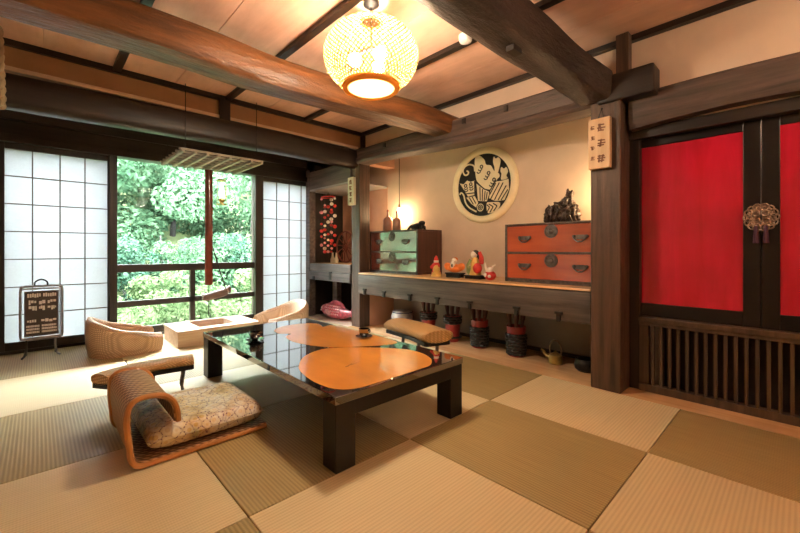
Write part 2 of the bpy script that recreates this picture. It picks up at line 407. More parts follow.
def logbeam(name, mat, pts, ry, rz_, power=2.6, seg=26, wob=.012, seed=0, flat=None):
    """log along X: pts (x, y, z), half sizes per point; superellipse section with adze wobble"""
    path = smoothpath(pts, 8); k = len(path); secs = []
    for i, p in enumerate(path):
        t = i / (k - 1); a = ry[0] + (ry[1] - ry[0]) * t; b = rz_[0] + (rz_[1] - rz_[0]) * t
        q = []
        for j in range(seg):
            th = 2 * PI * j / seg; c, s_ = math.cos(th), math.sin(th)
            yy = a * math.copysign(abs(c) ** (2 / power), c); zz = b * math.copysign(abs(s_) ** (2 / power), s_)
            w = 1 + wob * 6 * noise.noise(Vector((p.x * 1.7 + seed, c * 1.2, s_ * 1.2)))
            yy *= w; zz *= w
            if flat: zz = max(zz, -b * flat * (1 + .05 * noise.noise(Vector((p.x * 2, yy * 4, seed)))))
            q.append((p.x, p.y + yy, p.z + zz))
        secs.append(q)
    return MB().loft(secs).build(name, mat, smooth=40)
struct(logbeam('beam_log', 'log_x', [(WX, 2.70, 2.30), (-.3, 2.70, 2.30), (.5, 2.69, 2.305), (1.3, 2.70, 2.285), (2.1, 2.66, 2.30), (2.7, 2.55, 2.285), (3.14, 2.48, 2.245)], (.145, .135), (.15, .12), seed=3, flat=.78, wob=.016),
       'long amber polished log beam under the ceiling, running behind the lamp')
struct(logbeam('beam_dark_log', 'logdark_x', [(WX, 1.19, 2.34), (.6, 1.19, 2.34), (1.3, 1.17, 2.33), (1.9, 1.18, 2.325), (2.5, 1.15, 2.29), (2.93, 1.02, 2.17)], (.15, .125), (.155, .12), power=3.6, seed=11, wob=.022),
       'dark rough log beam ending on the right-hand post')
m_ = MB().box(2.0, 2.09, 1.13, 1.18, 2.155, 2.30).build('log_mortise_shade', 'void', smooth=0); struct(m_)  # dark block painted as the shade inside a mortise hole; log is uncut
struct(logbeam('beam_tie', 'dark_x', [(WX, 3.99, 2.17), (.0, 3.99, 2.165), (1.0, 3.99, 2.18), (2.0, 3.99, 2.19), (2.7, 3.99, 2.18), (3.1, 3.99, 2.17)], (.09, .09), (.13, .12), power=3.5, wob=.006, seed=20),
       'dark tie beam across the room between the tatami and the hearth side')
# alcove front beam with rolled lower edge
secs = []
for i in range(25):
    t = i / 24; yy = 3.93 + (1.0 - 3.93) * t
    sag = .028 * math.sin(t * 7.0 + .6) ; zb = 2.09 - .065 * t + sag * .6
    secs.append([(3.16, yy, 2.285), (3.01, yy, 2.285), (3.0, yy, 2.27), (3.005, yy, zb + .085), (2.985, yy, zb + .06), (2.98, yy, zb + .03), (3.0, yy, zb + .008), (3.04, yy, zb), (3.16, yy, zb)])
struct(MB().loft(secs).build('beam_alcove', 'beam_y', smooth=30), 'weathered beam across the top of the alcove')
mbp = MB()
for yv in (3.35, 2.2, 1.75): mbp.box(2.985, 3.01, yv, yv + .035, 2.21, 2.26)
struct(mbp.build('trim_alcove_pegs', 'dark_z', smooth=0))
# beam over the red doors
secs = []
for i in range(21):
    t = i / 20; yy = .83 + (WY - .83) * t
    zt = 2.08 + .01 * math.sin(t * 9); zb = 1.845 + .035 * math.sin(min(1, t * 2.2) * PI)
    secs.append([(3.15, yy, zt), (3.045, yy, zt), (3.03, yy, zt - .02), (3.03, yy, zb + .05), (3.05, yy, zb), (3.15, yy, zb)])
struct(MB().loft(secs).build('beam_over_doors', 'beam_y', smooth=30), 'weathered lintel beam above the red doors')
# posts
struct(MB().box(2.945, 3.15, .855, 1.052, 0, 2.06).build('pillar_right', 'post_z', smooth=0, bevel=.008), 'thick aged wooden post between the alcove and the red doors')
struct(MB().box(2.92, 3.08, .655, 1.0, 2.035, 2.222).build('beam_block', 'dark_y', smooth=0, bevel=.012), 'dark beam end crossing the right-hand post')
struct(MB().box(3.02, 3.1, .828, .908, 2.2, ZC).build('pillar_stub', 'post_z', smooth=0, bevel=.004))
struct(MB().box(3.02, 3.19, 3.872, 4.045, 0, 2.30).build('pillar_left', 'post_z', smooth=0, bevel=.008), 'dark post between the alcove and the niche by the window')
struct(MB().box(2.995, 3.10, 5.06, 5.17, 0, 2.2).build('pillar_niche', 'shelf_y', smooth=0, bevel=.005))
# niche beside the window
struct(MB().box(3.0, 3.12, 4.045, 5.17, 1.90, 2.16).build('beam_niche_header', 'shelf_y', smooth=0, bevel=.005))
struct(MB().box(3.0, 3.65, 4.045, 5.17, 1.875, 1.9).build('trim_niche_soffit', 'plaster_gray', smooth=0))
struct(MB().box(3.12, EX, 5.12, 5.2, -.03, 2.3).build('wall_niche_end', 'dark_z', smooth=0))
struct(MB().box(EX - .003, EX, 4.03, 5.12, .8, 1.9).build('wall_niche_back', 'plaster_red', smooth=0))
struct(MB().box(3.15, EX, 3.89, 4.03, -.03, .70).box(3.15, EX, 3.89, 4.03, 2.14, 2.4).build('wall_niche_divider', 'plaster_red', smooth=0))
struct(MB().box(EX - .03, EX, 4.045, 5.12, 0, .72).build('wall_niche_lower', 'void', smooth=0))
struct(MB().box(3.27, 3.35, 4.74, 4.86, 0, .6).build('pillar_niche_prop', 'shelf_y', smooth=0, bevel=.004))

# shelves
t = thing('niche_shelf', 'grey weathered shelf with thick front board in the niche beside the paper window', 'shelf', (3.0, 4.55, .56))
MB().box(-.01, .09, -.505, .51, 0, .12).build('front_board', 'shelf_y', t, smooth=0, bevel=.006)
MB().box(0, .095, -.505, .51, .125, .24).build('upper_board', 'shelf_y', t, smooth=0, bevel=.006)
MB().box(.095, .62, -.505, .51, .17, .24).build('shelf_board', 'plank', t, smooth=0)
for y0 in (.36, -.08): MB().box(-.022, .0, y0, y0 + .05, .0 if y0 > 0 else .02, .05 if y0 > 0 else .13).build('peg', 'dark_z', t, smooth=0, bevel=.003)
t = thing('alcove_shelf', 'long grey-brown shelf with thick front beam running along the alcove', 'shelf', (2.99, 2.46, .44))
q = []
for (dx, dz) in ((0, .03), (.01, .005), (.03, 0), (.12, 0), (.12, .25), (.02, .25), (.004, .235), (0, .22)): q.append((dx, dz))
MB().loft([[(a, yy, b) for a, b in q] for yy in (-1.39, -.7, 0, .7, 1.40)]).build('front_beam', 'shelf_y', t, smooth=30)
MB().box(.0, .655, -1.39, 1.40, .25, .268).build('shelf_board', 'plank', t, smooth=0, bevel=.003)
MB().box(.12, .62, -1.5, 1.40, .2, .249).build('underframe', 'dark_y', t, smooth=0)
for yw in (3.72, 3.36, 2.93, 2.54, 2.14, 1.66, 1.30):
    MB().box(-.022, .0, yw - 2.46 - .015, yw - 2.46 + .015, .0, .07).box(-.022, .0, yw - 2.46 - .03, yw - 2.46 + .03, .055, .075).build('peg', 'dark_z', t, smooth=0, bevel=.003)
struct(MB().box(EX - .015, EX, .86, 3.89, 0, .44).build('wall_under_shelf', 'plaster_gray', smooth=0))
struct(MB().box(EX - .04, EX - .015, .86, 3.89, 0, .035).build('baseboard_alcove', 'dark_y', smooth=0))

# ---------------------------------------------------------------- window wall
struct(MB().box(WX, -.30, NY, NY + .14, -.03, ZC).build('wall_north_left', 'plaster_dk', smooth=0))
struct(MB().box(WX, 3.85, NY + .0, NY + .14, 2.06, ZC).build('wall_north_upper', 'dark_x', smooth=0))
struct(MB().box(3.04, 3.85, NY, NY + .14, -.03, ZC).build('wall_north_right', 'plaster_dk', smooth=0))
struct(MB().box(-.36, 3.1, NY - .07, NY + .1, 2.03, 2.10).build('lintel_window', 'dark_x', smooth=0, bevel=.004))
struct(MB().box(WX, 3.0, NY - .035, NY + .02, 2.25, 2.32).build('trim_north_rail', 'dark_x', smooth=0, bevel=.004))
struct(MB().box(-.36, 3.1, NY - .03, NY + .14, -.03, .028).build('trim_window_sill', 'dark_x', smooth=0, bevel=.003))
struct(MB().box(-.37, -.285, NY - .05, NY + .1, 0, 2.06).build('pillar_window_left', 'dark_z', smooth=0, bevel=.004))
struct(MB().box(.575, .648, NY - .05, NY + .1, 0, 2.06).build('pillar_window_middle', 'dark_z', smooth=0, bevel=.004))
struct(MB().box(2.205, 2.318, NY - .05, NY + .1, 0, 2.06).build('pillar_window_right', 'dark_z', smooth=0, bevel=.004))

def shoji(label, x0, x1, gx, gz, loc_y):
    t = thing('shoji_panel', label, 'paper screen', ((x0 + x1) / 2, loc_y, .028), group='paper screens beside the window')
    c = (x0 + x1) / 2; zb, zt = .105 - .028, 1.972 - .028
    MB().box(x0 - .045 - c, x0 - c, -.018, .018, 0, 2.0).box(x1 - c, x1 + .012 - c, -.018, .018, 0, 2.0).box(x0 - c, x1 - c, -.018, .018, 0, zb).box(x0 - c, x1 - c, -.018, .018, zt, 2.0).build('frame', 'dark_z', t, smooth=0, bevel=.003)
    g = MB()
    for x in gx: g.box(x - .005 - c, x + .005 - c, -.012, .004, zb, zt)
    for z in gz: g.box(x0 - c, x1 - c, -.011, .003, z - .005 - .028, z + .005 - .028)
    g.build('lattice', 'shoji_wood', t, smooth=0)
    MB().box(x0 - c, x1 - c, .005, .0065, zb, zt).build('paper', 'shoji', t, smooth=0)
gz = (1.71, 1.443, 1.176, .907, .637, .37)
shoji('translucent white paper screen left of the garden window, behind the small standing sign', -.225, .565, (-.031, .174, .373), gz, NY)
shoji('narrower translucent white paper screen right of the garden window, beside the niche', 2.332, 3.026, (2.535, 2.732, 2.931), gz, NY)
# big window
w = sroot('window_1', (1.425, NY + .03, .028))
def wb(x0, x1, z0, z1): return (x0 - 1.425, x1 - 1.425, -.03, .03, z0 - .028, z1 - .028)
MB().box(*wb(.648, 2.205, .745, .832)).build('rail', 'dark_x', w, smooth=0, bevel=.003)
MB().box(*wb(.648, 2.205, .352, .418)).build('rail', 'dark_x', w, smooth=0, bevel=.003)
MB().box(*wb(.648, 2.205, .028, .11)).build('rail', 'dark_x', w, smooth=0, bevel=.003)
MB().box(*wb(1.395, 1.452, .11, .745)).build('mullion', 'dark_z', w, smooth=0, bevel=.003)
for z0, z1 in ((.832, 2.03), (.418, .745), (.11, .352)):
    MB().box(.648 - 1.425, 2.205 - 1.425, .0, .004, z0 - .028, z1 - .028).build('glass_pane', 'glass', w, smooth=0)

# ---------------------------------------------------------------- red doors and lattice
struct(MB().box(3.15, 3.24, .795, .862, .0, 1.86).build('trim_door_jamb', 'dark_z', smooth=0, bevel=.003))
struct(MB().box(3.13, 3.24, WY, .862, 1.79, 1.865).build('trim_door_head', 'dark_y', smooth=0, bevel=.003))
def reddoor(name, y0, y1, p0, p1, label):
    c = (y0 + y1) / 2
    d = sroot(name, (3.2, c, .525)); d['label'] = label
    z0, z1, q0, q1 = 0, 1.80 - .525 + .0, .615 - .525, 1.737 - .525
    MB().box(0, .03, y0 - c, p0 - c, z0, z1).box(0, .03, p1 - c, y1 - c, z0, z1).box(0, .03, p0 - c, p1 - c, z0, q0).box(0, .03, p0 - c, p1 - c, q1, z1).build('frame', 'black_satin', d, smooth=0, bevel=.003)
    MB().box(.012, .024, p0 - c, p1 - c, q0, q1).build('panel', 'red_lacquer', d, smooth=0)
    return d, c
d1, c1 = reddoor('door_1', .1695, .84, .249, .803, 'black-framed door with a red lacquered panel beside the post')
d2, c2 = reddoor('door_2', -.53, .1665, -.49, .087, 'black-framed red door at the right edge of the photo')
d3, c3 = reddoor('door_3', -1.24, -.534, -1.20, -.575, 'third red door outside the photo')
# pierced round metal plate in two halves, one on each door
def crest(d, c, sgn):
    y0 = .168 - c; z0 = 1.195 - .525
    half = [(0, -.085)] + [(.082 * math.sin(PI * i / 12), -.085 * math.cos(PI * i / 12)) for i in range(1, 12)] + [(0, .085)]
    fn = lambda a, b, t_: (-.002 - t_, y0 + sgn * (.003 + a * .55), z0 + b * .98)
    e = MB().prism(half, fn, 0, .004).build('crest_plate', 'old_brass', d, smooth=0)
    f = MB()
    for i in range(7):
        a = PI * (i + .5) / 7; cx_, cz_ = .056 * math.sin(a), -.062 * math.cos(a)
        ring = [(-.009, y0 + sgn * (.004 + cx_ + .019 * math.cos(k)), z0 + cz_ + .021 * math.sin(k)) for k in [2 * PI * j / 10 for j in range(10)]]
        f.tube(ring, .005, 6, closed=True)
        f.ball((-.008, y0 + sgn * (.004 + cx_), z0 + cz_), (.006, .008, .008), 8, 6)
    for i in range(2):
        zz = z0 + (-.022 if i else .024)
        ring = [(-.010, y0 + sgn * (.020 + .015 * math.cos(k)), zz + .018 * math.sin(k)) for k in [2 * PI * j / 10 for j in range(10)]]
        f.tube(ring, .005, 6, closed=True)
    f.build('filigree', 'old_brass', e, smooth=50)
    g = MB().tube([(-.012, y0 + sgn * .022, z0 - .05), (-.013, y0 + sgn * .022, z0 - .10), (-.013, y0 + sgn * .022, z0 - .155)], [.008, .012, .015], 8)
    g.build('tassel', plain('tassel_purple', (.07, .02, .05), .7) if sgn > 0 else bpy.data.materials['tassel_purple'], e)
crest(d1, c1, 1); crest(d2, c2, -1)
t = thing('lattice_screen', 'low dark wooden lattice of upright bars below the red doors', 'lattice', (3.15, -.45, 0))
MB().box(-.01, .05, -1.25, 1.245, .465, .525).box(-.022, .05, -1.25, 1.245, .492, .522).box(-.012, .05, -1.25, 1.245, 0, .05).box(0, .05, 1.19, 1.245, 0, .5).build('frame', 'lattice', t, smooth=0, bevel=.003)
mb = MB(); yv = 1.165
while yv > -1.25:
    mb.box(.004, .024, yv - .0085, yv + .0085, .05, .466); yv -= .0485
mb.build('slats', 'lattice', t, smooth=0)
struct(MB().box(3.42, 3.5, WY, .70, -.03, 1.9).build('wall_recess', 'void', smooth=0))  # dark colour stands in for the shade behind the lattice
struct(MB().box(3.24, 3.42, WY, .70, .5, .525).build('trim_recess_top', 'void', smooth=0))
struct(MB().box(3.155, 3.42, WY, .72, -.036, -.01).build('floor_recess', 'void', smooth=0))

# ---------------------------------------------------------------- low table
t = thing('low_table', 'large low black lacquered table with round orange wood inlays in the middle of the room', 'table', (1.43, 2.335, 0))
hx, hy = .465, .925
MB().box(-hx, hx, -hy, hy, .308, .345).build('tabletop', 'black_lacquer', t, smooth=0, bevel=.003)
for sy in (-1, 1):
    y0, y1 = (-hy + .004, -hy + .11) if sy < 0 else (hy - .11, hy - .004)
    MB().box(-hx + .11, hx - .11, y0, y1, .238, .308).build('apron', 'black_satin', t, smooth=0, bevel=.003)
    for sx in (-1, 1):
        x0, x1 = (-hx + .004, -hx + .115) if sx < 0 else (hx - .115, hx - .004)
        MB().box(x0, x1, y0, y1, 0, .308).build('leg', 'black_satin', t, smooth=0, bevel=.004)
near = [(1.087, 1.95), (1.169, 2.058), (1.245, 2.115), (1.33, 2.15), (1.415, 2.15), (1.512, 2.09), (1.619, 1.985), (1.721, 1.865), (1.778, 1.75), (1.775, 1.629), (1.735, 1.534), (1.686, 1.478), (1.62, 1.438), (1.527, 1.432), (1.251, 1.43), (1.09, 1.44), (1.02, 1.51), (1.003, 1.627), (1.015, 1.753), (1.045, 1.87)]
far = [(1.62, 3.04), (1.75, 3.01), (1.81, 2.94), (1.80, 2.85), (1.775, 2.775), (1.862, 2.80), (1.886, 2.68), (1.888, 2.432), (1.886, 2.168), (1.882, 2.02), (1.85, 1.945), (1.76, 1.95), (1.641, 2.012), (1.519, 2.10), (1.42, 2.195), (1.36, 2.33), (1.335, 2.50), (1.37, 2.66), (1.45, 2.72), (1.39, 2.80), (1.40, 2.91), (1.49, 3.01)]
fn = lambda a, b, q_: (a - 1.43, b - 2.335, q_)
MB().prism(sp2(near, 4, True), fn, .3452, .3462).build('inlay', 'orange_inlay', t, smooth=0)['label'] = 'orange wood disc inlay cut off by the near edge'
MB().prism(sp2(far, 4, True), fn, .3452, .3462).build('inlay', 'orange_inlay', t, smooth=0)['label'] = 'orange wood inlay of two joined lobes'
mb = MB()
for k in range(9):
    a = .4 + random.uniform(-.35, .35); r0 = random.uniform(.0, .05); r1 = r0 + random.uniform(.02, .09)
    p0 = (1.27 + r0 * math.cos(a), 1.745 + r0 * math.sin(a)); p1 = (1.27 + r1 * math.cos(a), 1.745 + r1 * math.sin(a)); w_ = .0012
    mb.prism([(p0[0], p0[1] - w_), (p1[0], p1[1]), (p0[0], p0[1] + w_)], fn, .3462, .3466)
mb.prism([(1.27 + .013 * math.cos(i), 1.742 + .006 * math.sin(i)) for i in [2 * PI * j / 10 for j in range(10)]], fn, .3462, .3467)
mb.build('knot_mark', 'ink', t, smooth=0)

def teacup(label, x, y):
    t = thing('teacup', label, 'teacup', (x, y, .3464), group='black teacups on the low table')
    MB().lathe([(.018, .008), (.022, .010), (.034, .024), (.039, .05), (.040, .066), (.037, .066), (.034, .03), (.02, .016), (.001, .015)], seg=24).build('cup', 'black_lacquer', t)
    MB().lathe([(.001, 0), (.03, 0), (.035, .004), (.062, .010), (.064, .013), (.034, .008), (.001, .007)], seg=28).build('saucer', 'black_lacquer', t)
    MB().tube(smoothpath([(.036, 0, .052), (.055, 0, .05), (.055, 0, .03), (.033, 0, .024)], 5), .004, 6).build('handle', 'black_lacquer', t)
    return t
teacup('black teacup on a saucer on the black left half of the low table', 1.143, 2.682)
c = teacup('black teacup on a saucer standing on the orange inlay of the low table', 1.783, 2.233)

# ---------------------------------------------------------------- rattan floor chair with cushion
t = thing('floor_chair', 'rattan legless chair with scrolled back in front of the table, holding the brocade cushion', 'chair', (.62, 2.33, 0))
prof = smoothpath([(.94, 0, .014), (.7, 0, .012), (.45, 0, .012), (.345, 0, .016), (.310, 0, .05), (.300, 0, .12), (.292, 0, .22), (.298, 0, .285), (.325, 0, .318), (.38, 0, .326), (.44, 0, .312), (.478, 0, .275), (.495, 0, .225), (.50, 0, .175)], 5)
th = .016
outer, inner = [], []
for i, p in enumerate(prof):
    a = prof[max(i - 1, 0)]; b = prof[min(i + 1, len(prof) - 1)]; d = (b - a).normalized(); nrm = Vector((d.z, 0, -d.x))
    outer.append((p.x - .62, p.z)); inner.append((p.x + nrm.x * th - .62, p.z + nrm.z * th))
pol = outer + inner[::-1]
secs = []
for yy in (-.27, -.09, .09, .255):
    secs.append([(a, yy, b) for a, b in pol])
MB().loft(secs).build('woven_shell', 'wicker', t, smooth=50)
for yy in (-.275, .26):
    pts = [(p.x - .62 + .0, yy, max(p.z, .013) + .0) for p in prof]
    MB().tube(pts, .0125, 8).build('cane_rim', 'cane', t)
# cushion lies in the chair: a thing of its own
def cushion(name, mat, label, cat, loc, sx, sy, h, rz=0):
    nx, ny = 22, 20; top = []; mbc = MB(); vs = []; fs = []
    for sgn in (1, -1):
        for i in range(nx + 1):
            for j in range(ny + 1):
                u, v = -1 + 2 * i / nx, -1 + 2 * j / ny
                e = (max(0, 1 - abs(u) ** 5) * max(0, 1 - abs(v) ** 5)) ** .45
                dip = .02 * math.exp(-((u * 1.5) ** 2 + (v * 1.5) ** 2)) if sgn > 0 else 0
                pin = 1 - .035 * (1 - e)
                z = h / 2 + sgn * (h / 2) * e - dip + (.006 * noise.noise(Vector((u * 3, v * 3, sgn))) if e > .2 else 0) * (sgn > 0)
                vs.append((u * sx / 2 * pin, v * sy / 2 * pin, z))
    W = ny + 1; off = (nx + 1) * W
    for s_ in (0, 1):
        for i in range(nx):
            for j in range(ny):
                fs.append(tuple(s_ * off + k for k in (i * W + j, (i + 1) * W + j, (i + 1) * W + j + 1, i * W + j + 1)))
    o = mbc.add(vs, fs).build(name, mat, smooth=80)
    o.location = loc; o.rotation_euler = (0, 0, rz); return tag(o, label, cat)
cushion('floor_cushion', 'brocade', 'thick gold and ivory brocade cushion lying in the rattan floor chair', 'cushion', (.655, 2.335, .030), .585, .57, .135)

# ---------------------------------------------------------------- curved armrests
def armrest(label, pts, ztop, wid, legs, mat='arm_pad'):
    c = Vector((sum(p[0] for p in pts) / len(pts), sum(p[1] for p in pts) / len(pts), 0))
    t = thing('armrest', label, 'armrest', (c.x, c.y, 0), group='curved armrests by the low table')
    path = smoothpath([(x - c.x, y - c.y, 0) for x, y in pts], 8); k = len(path)
    def sweep(sec, name, m, sm):
        secs = []
        for i, p in enumerate(path):
            d = (path[min(i + 1, k - 1)] - path[max(i - 1, 0)]).normalized(); nn = Vector((-d.y, d.x, 0))
            e = 1 if 0 < i < k - 1 else .86
            secs.append([tuple(p + nn * a * e + Vector((0, 0, z))) for a, z in sec])
        return MB().loft(secs).build(name, m, t, smooth=sm)
    h = wid / 2
    pt = wid * .22 + .035
    sec = [(h * math.cos(a), ztop - pt * .5 + pt * .5 * math.copysign(abs(math.sin(a)) ** .8, math.sin(a))) for a in [2 * PI * j / 18 for j in range(18)]]
    ztop = ztop - (pt - .055)
    sweep(sec, 'pad', mat, 50)
    sweep([(-h * .8, ztop - .075), (-h * .8, ztop - .045), (h * .8, ztop - .045), (h * .8, ztop - .075)], 'rail', 'black_satin', 30)
    for lx, ly in legs:
        x, y = lx - c.x, ly - c.y
        MB().tube(smoothpath([(x, y, ztop - .07), (x + .004, y, ztop * .6), (x - .006, y, ztop * .3), (x + .004, y, .012), (x + .004, y, 0)], 4), [.014] * 9 + [.010] * 4 + [.008] * 4, 8).build('leg', 'iron_lite', t)
    return t
armrest('curved rattan-topped armrest on slim legs behind the scroll-backed floor chair', [(.27, 2.84), (.40, 2.92), (.58, 2.945), (.80, 2.92)], .265, .15, [(.34, 2.89), (.74, 2.94), (.56, 2.95)])
armrest('pale rattan-topped armrest on the far side of the table, in front of the alcove tubs', [(2.47, 2.62), (2.455, 2.45), (2.42, 2.22), (2.34, 1.98)], .355, .30, [(2.40, 2.05), (2.47, 2.52), (2.36, 2.22)])

# ---------------------------------------------------------------- tub-shaped wicker chairs by the hearth
def tubchair(label, loc, rz, rx, ry, hb, hf, mat):
    t = thing('wicker_chair', label, 'chair', loc, rz, 'low wicker chairs by the hearth')
    n = 40; secs = []
    rim = []
    for i in range(n + 1):
        s_ = -1 + 2 * i / n; a = s_ * 2.45    # opening faces +x; a=0 is the back (-x)
        e = 2.6
        c_, q_ = -math.cos(a), math.sin(a)
        px = rx * math.copysign(abs(c_) ** (2 / e), c_); py = ry * math.copysign(abs(q_) ** (2 / e), q_)
        k = (math.cos(min(PI, abs(a) * 1.28)) + 1) / 2
        h = hf + (hb - hf) * k
        nrm = Vector((c_ / rx, q_ / ry, 0)).normalized(); w = .055
        def P(off, z): return (px - nrm.x * off, py - nrm.y * off, z)
        b = .012
        secs.append([P(.02, 0), P(.004, h * .3), P(0, h * .75), P(.006, h - .02), P(.02, h - .004), P(.04, h), P(.055, h - .008), P(.062, h - .03), P(.065, h * .6), P(.07, .06), P(.07, 0)])
        rim.append(P(.035, h - .004))
    MB().loft(secs).build('woven_shell', mat, t, smooth=60)
    MB().tube(rim, .017, 8).build('braided_rim', 'wicker_pale', t)
    seat = [((rx - .06) * math.cos(a) * (1 if math.cos(a) < 0 else .92), (ry - .065) * math.sin(a)) for a in [2 * PI * j / 28 for j in range(28)]]
    MB().prism(seat, lambda a, b_, q_: (a, b_, q_), .0, .06).build('seat', mat, t, bevel=.01)
    return t
tubchair('low wicker tub chair left of the hearth, in front of the paper screen', (.66, 4.60, 0), 0, .33, .31, .345, .165, 'wicker_tub')
tubchair('low pale wicker tub chair on the right side of the hearth, behind the table', (2.25, 4.50, 0), PI, .33, .31, .335, .165, 'wicker_pale')

# ---------------------------------------------------------------- sunken hearth frame
t = thing('hearth', 'pale wooden box-shaped floor hearth with square fire pit by the window', 'hearth', (1.46, 4.585, 0))
X0, X1, Y0, Y1 = 1.035 - 1.46, 1.89 - 1.46, 4.30 - 4.585, 4.875 - 4.585
a0, a1, b0, b1 = 1.275 - 1.46, 1.665 - 1.46, 4.42 - 4.585, 4.835 - 4.585
MB().box(X0, a0, Y0, Y1, .145, .17).box(a1, X1, Y0, Y1, .145, .17).box(a0, a1, Y0, b0, .145, .17).box(a0, a1, b1, Y1, .145, .17).build('rim', 'hearthwood', t, smooth=0, bevel=.003)
MB().box(X0 + .005, X1 - .005, Y0 + .005, Y0 + .03, 0, .145).box(X0 + .005, X1 - .005, Y1 - .03, Y1 - .005, 0, .145).box(X0 + .005, X0 + .03, Y0 + .03, Y1 - .03, 0, .145).box(X1 - .03, X1 - .005, Y0 + .03, Y1 - .03, 0, .145).build('box_side', 'hearthwood', t, smooth=0, bevel=.003)
MB().box(a0 - .02, a0, b0, b1, .03, .145).box(a1, a1 + .02, b0, b1, .03, .145).box(a0, a1, b0 - .02, b0, .03, .145).box(a0, a1, b1, b1 + .02, .03, .145).build('pit_lining', 'hearthwood', t, smooth=0)
MB().box(a0 - .02, a1 + .02, b0 - .02, b1 + .02, .0, .06).build('ash_bed', 'ash', t, smooth=0)

# hanging lattice above the hearth, pot hook, lantern
HZ = 1.90
t = thing('hanging_lattice', 'dark wooden lattice rack hung level above the hearth', 'lattice rack', (1.33, 4.21, HZ))
mb = MB()
for i in range(8): mb.box(-.375 + i * .105, -.351 + i * .105, -.39, .39, -.012, .012)
mb.build('slats', 'hang_lattice', t, smooth=0)
mb = MB()
for i in range(7): mb.box(-.39, .40, -.36 + i * .12, -.344 + i * .12, .012, .03)
mb.build('crossbars', 'hang_lattice', t, smooth=0)
for sx in (-.33, .34):
    for sy in (-.33, .33):
        MB().tube([(sx, sy, .02), (sx, sy, ZC - HZ)], .004, 6).build('cord', 'iron', t)
t = thing('pot_hook', 'sooty bamboo pole with wooden fish lever and iron hook hanging over the hearth', 'pot hook', (1.40, 4.52, .24))
MB().tube([(0, 0, .37), (0, 0, .8), (.0, 0, 1.646)], [.043, .042, .041], 14).tube([(0, 0, 1.0), (0, 0, 1.012)], .046, 14).tube([(0, 0, 1.4), (0, 0, 1.412)], .045, 14).build('pole', 'bamboo_dark', t)
MB().tube([(0, 0, .02), (0, 0, .37)], .005, 6).build('rod', 'iron', t)
MB().tube(smoothpath([(0, 0, .06), (.012, 0, .045), (.022, 0, .02), (.012, 0, .0), (-.012, 0, 0), (-.022, 0, .018), (-.018, 0, .03)], 4), .005, 6).build('hook', 'iron', t)
fx = smoothpath([(-.065, .0, .235), (.0, 0, .235), (.08, -.0, .255), (.16, 0, .275), (.205, 0, .30), (.235, 0, .305)], 5)
MB().tube(fx, [k_ * 1.35 for k_ in [.022, .026, .028, .03, .031, .031, .031, .032, .032, .033, .034, .034, .035, .035, .035, .034, .034, .033, .03, .026, .022, .028, .034, .036, .03, .012]], 12).build('fish_lever', wood('carved_lever', (.07, .035, .025), (.22, .13, .10), 'x', .5, bmp=.6), t)
MB().tube([(.19, 0, .30), (.12, 0, .52), (.02, 0, .86)], .0065, 6).build('rope', 'iron', t)
t = thing('oil_lantern', 'small brass oil lantern with glass chimney hanging beside the pot hook pole', 'lantern', (1.60, 4.70, 1.53))
MB().lathe([(.001, 0), (.055, 0), (.055, .012), (.02, .02), (.02, .03), (.035, .045), (.035, .065), (.02, .08), (.001, .08)], seg=18).build('base', 'brass', t)
MB().lathe([(.018, .08), (.030, .11), (.028, .15), (.02, .19), (.018, .26), (.017, .26), (.019, .19), (.026, .15), (.028, .11), (.016, .08)], seg=18).build('chimney', 'lantern_glow', t)
MB().tube([(.05, 0, .01), (.05, 0, .29), (0, 0, .345), (-.05, 0, .29), (-.05, 0, .01)], .004, 6).tube([(0, 0, .345), (0, 0, HZ - 1.53)], .003, 6).lathe([(.001, .30), (.05, .285), (.05, .29), (.001, .31)], seg=16).build('hanger', 'brass', t)

# ---------------------------------------------------------------- standing sign
t = thing('standing_sign', 'small dark notice board in a wrought metal frame standing before the left paper screen', 'sign', (.03, 4.88, 0), 0)
tl = .0
MB().box(-.115, .125, -.008, .008, .195, .615).build('board', 'sign_dark', t, smooth=0, bevel=.002)
fr = [(-.14, 0, .20), (-.135, 0, .175), (-.11, 0, .165), (.12, 0, .165), (.145, 0, .175), (.15, 0, .20), (.15, 0, .62), (.145, 0, .65), (.12, 0, .66), (-.11, 0, .66), (-.135, 0, .65), (-.14, 0, .62)]
MB().tube(fr, .010, 8, closed=True).tube([(-.14, 0, .635), (.15, 0, .635)], .008, 8).tube([(-.14, 0, .18), (.15, 0, .18)], .008, 8).build('frame', 'steel', t)
MB().tube(smoothpath([(-.045, 0, .665), (-.04, 0, .70), (0, 0, .722), (.04, 0, .70), (.045, 0, .665)], 5), .007, 8).build('handle', 'iron', t)
for sx in (-1, 1):
    MB().tube(smoothpath([(sx * .10, 0, .17), (sx * .10, -.01, .09), (sx * .11, -.02, .03), (sx * .13, -.05, .008)], 5), .009, 8).build('leg', 'iron' if sx < 0 else 'steel', t)
    MB().tube(smoothpath([(sx * .10, .0, .17), (sx * .10, .05, .09), (sx * .105, .09, .008)], 5), .008, 8).build('rear_leg', 'iron', t)
mb = MB(); rnd = random.Random(3)
def blk(x0, x1, z0, z1): mb.box(x0, x1, -.0105, -.0082, z0, z1)
for r0, r1, x0, x1, n in ((.555, .595, -.095, .0, 6), (.555, .595, .012, .108, 6)):
    for i in range(n):
        w_ = (x1 - x0) / n; blk(x0 + i * w_ + .001, x0 + (i + 1) * w_ - .0025, r0 + rnd.uniform(0, .008), r1 - rnd.uniform(0, .006))
for zz in (.50, .445):
    for x0, x1 in ((-.085, -.03), (-.015, .03), (.045, .11)):
        x = x0
        while x < x1 - .006:
            w_ = rnd.uniform(.008, .022); blk(x, min(x + w_, x1), zz + rnd.uniform(-.012, .008), zz + rnd.uniform(.018, .034)); x += w_ + rnd.uniform(.001, .005)
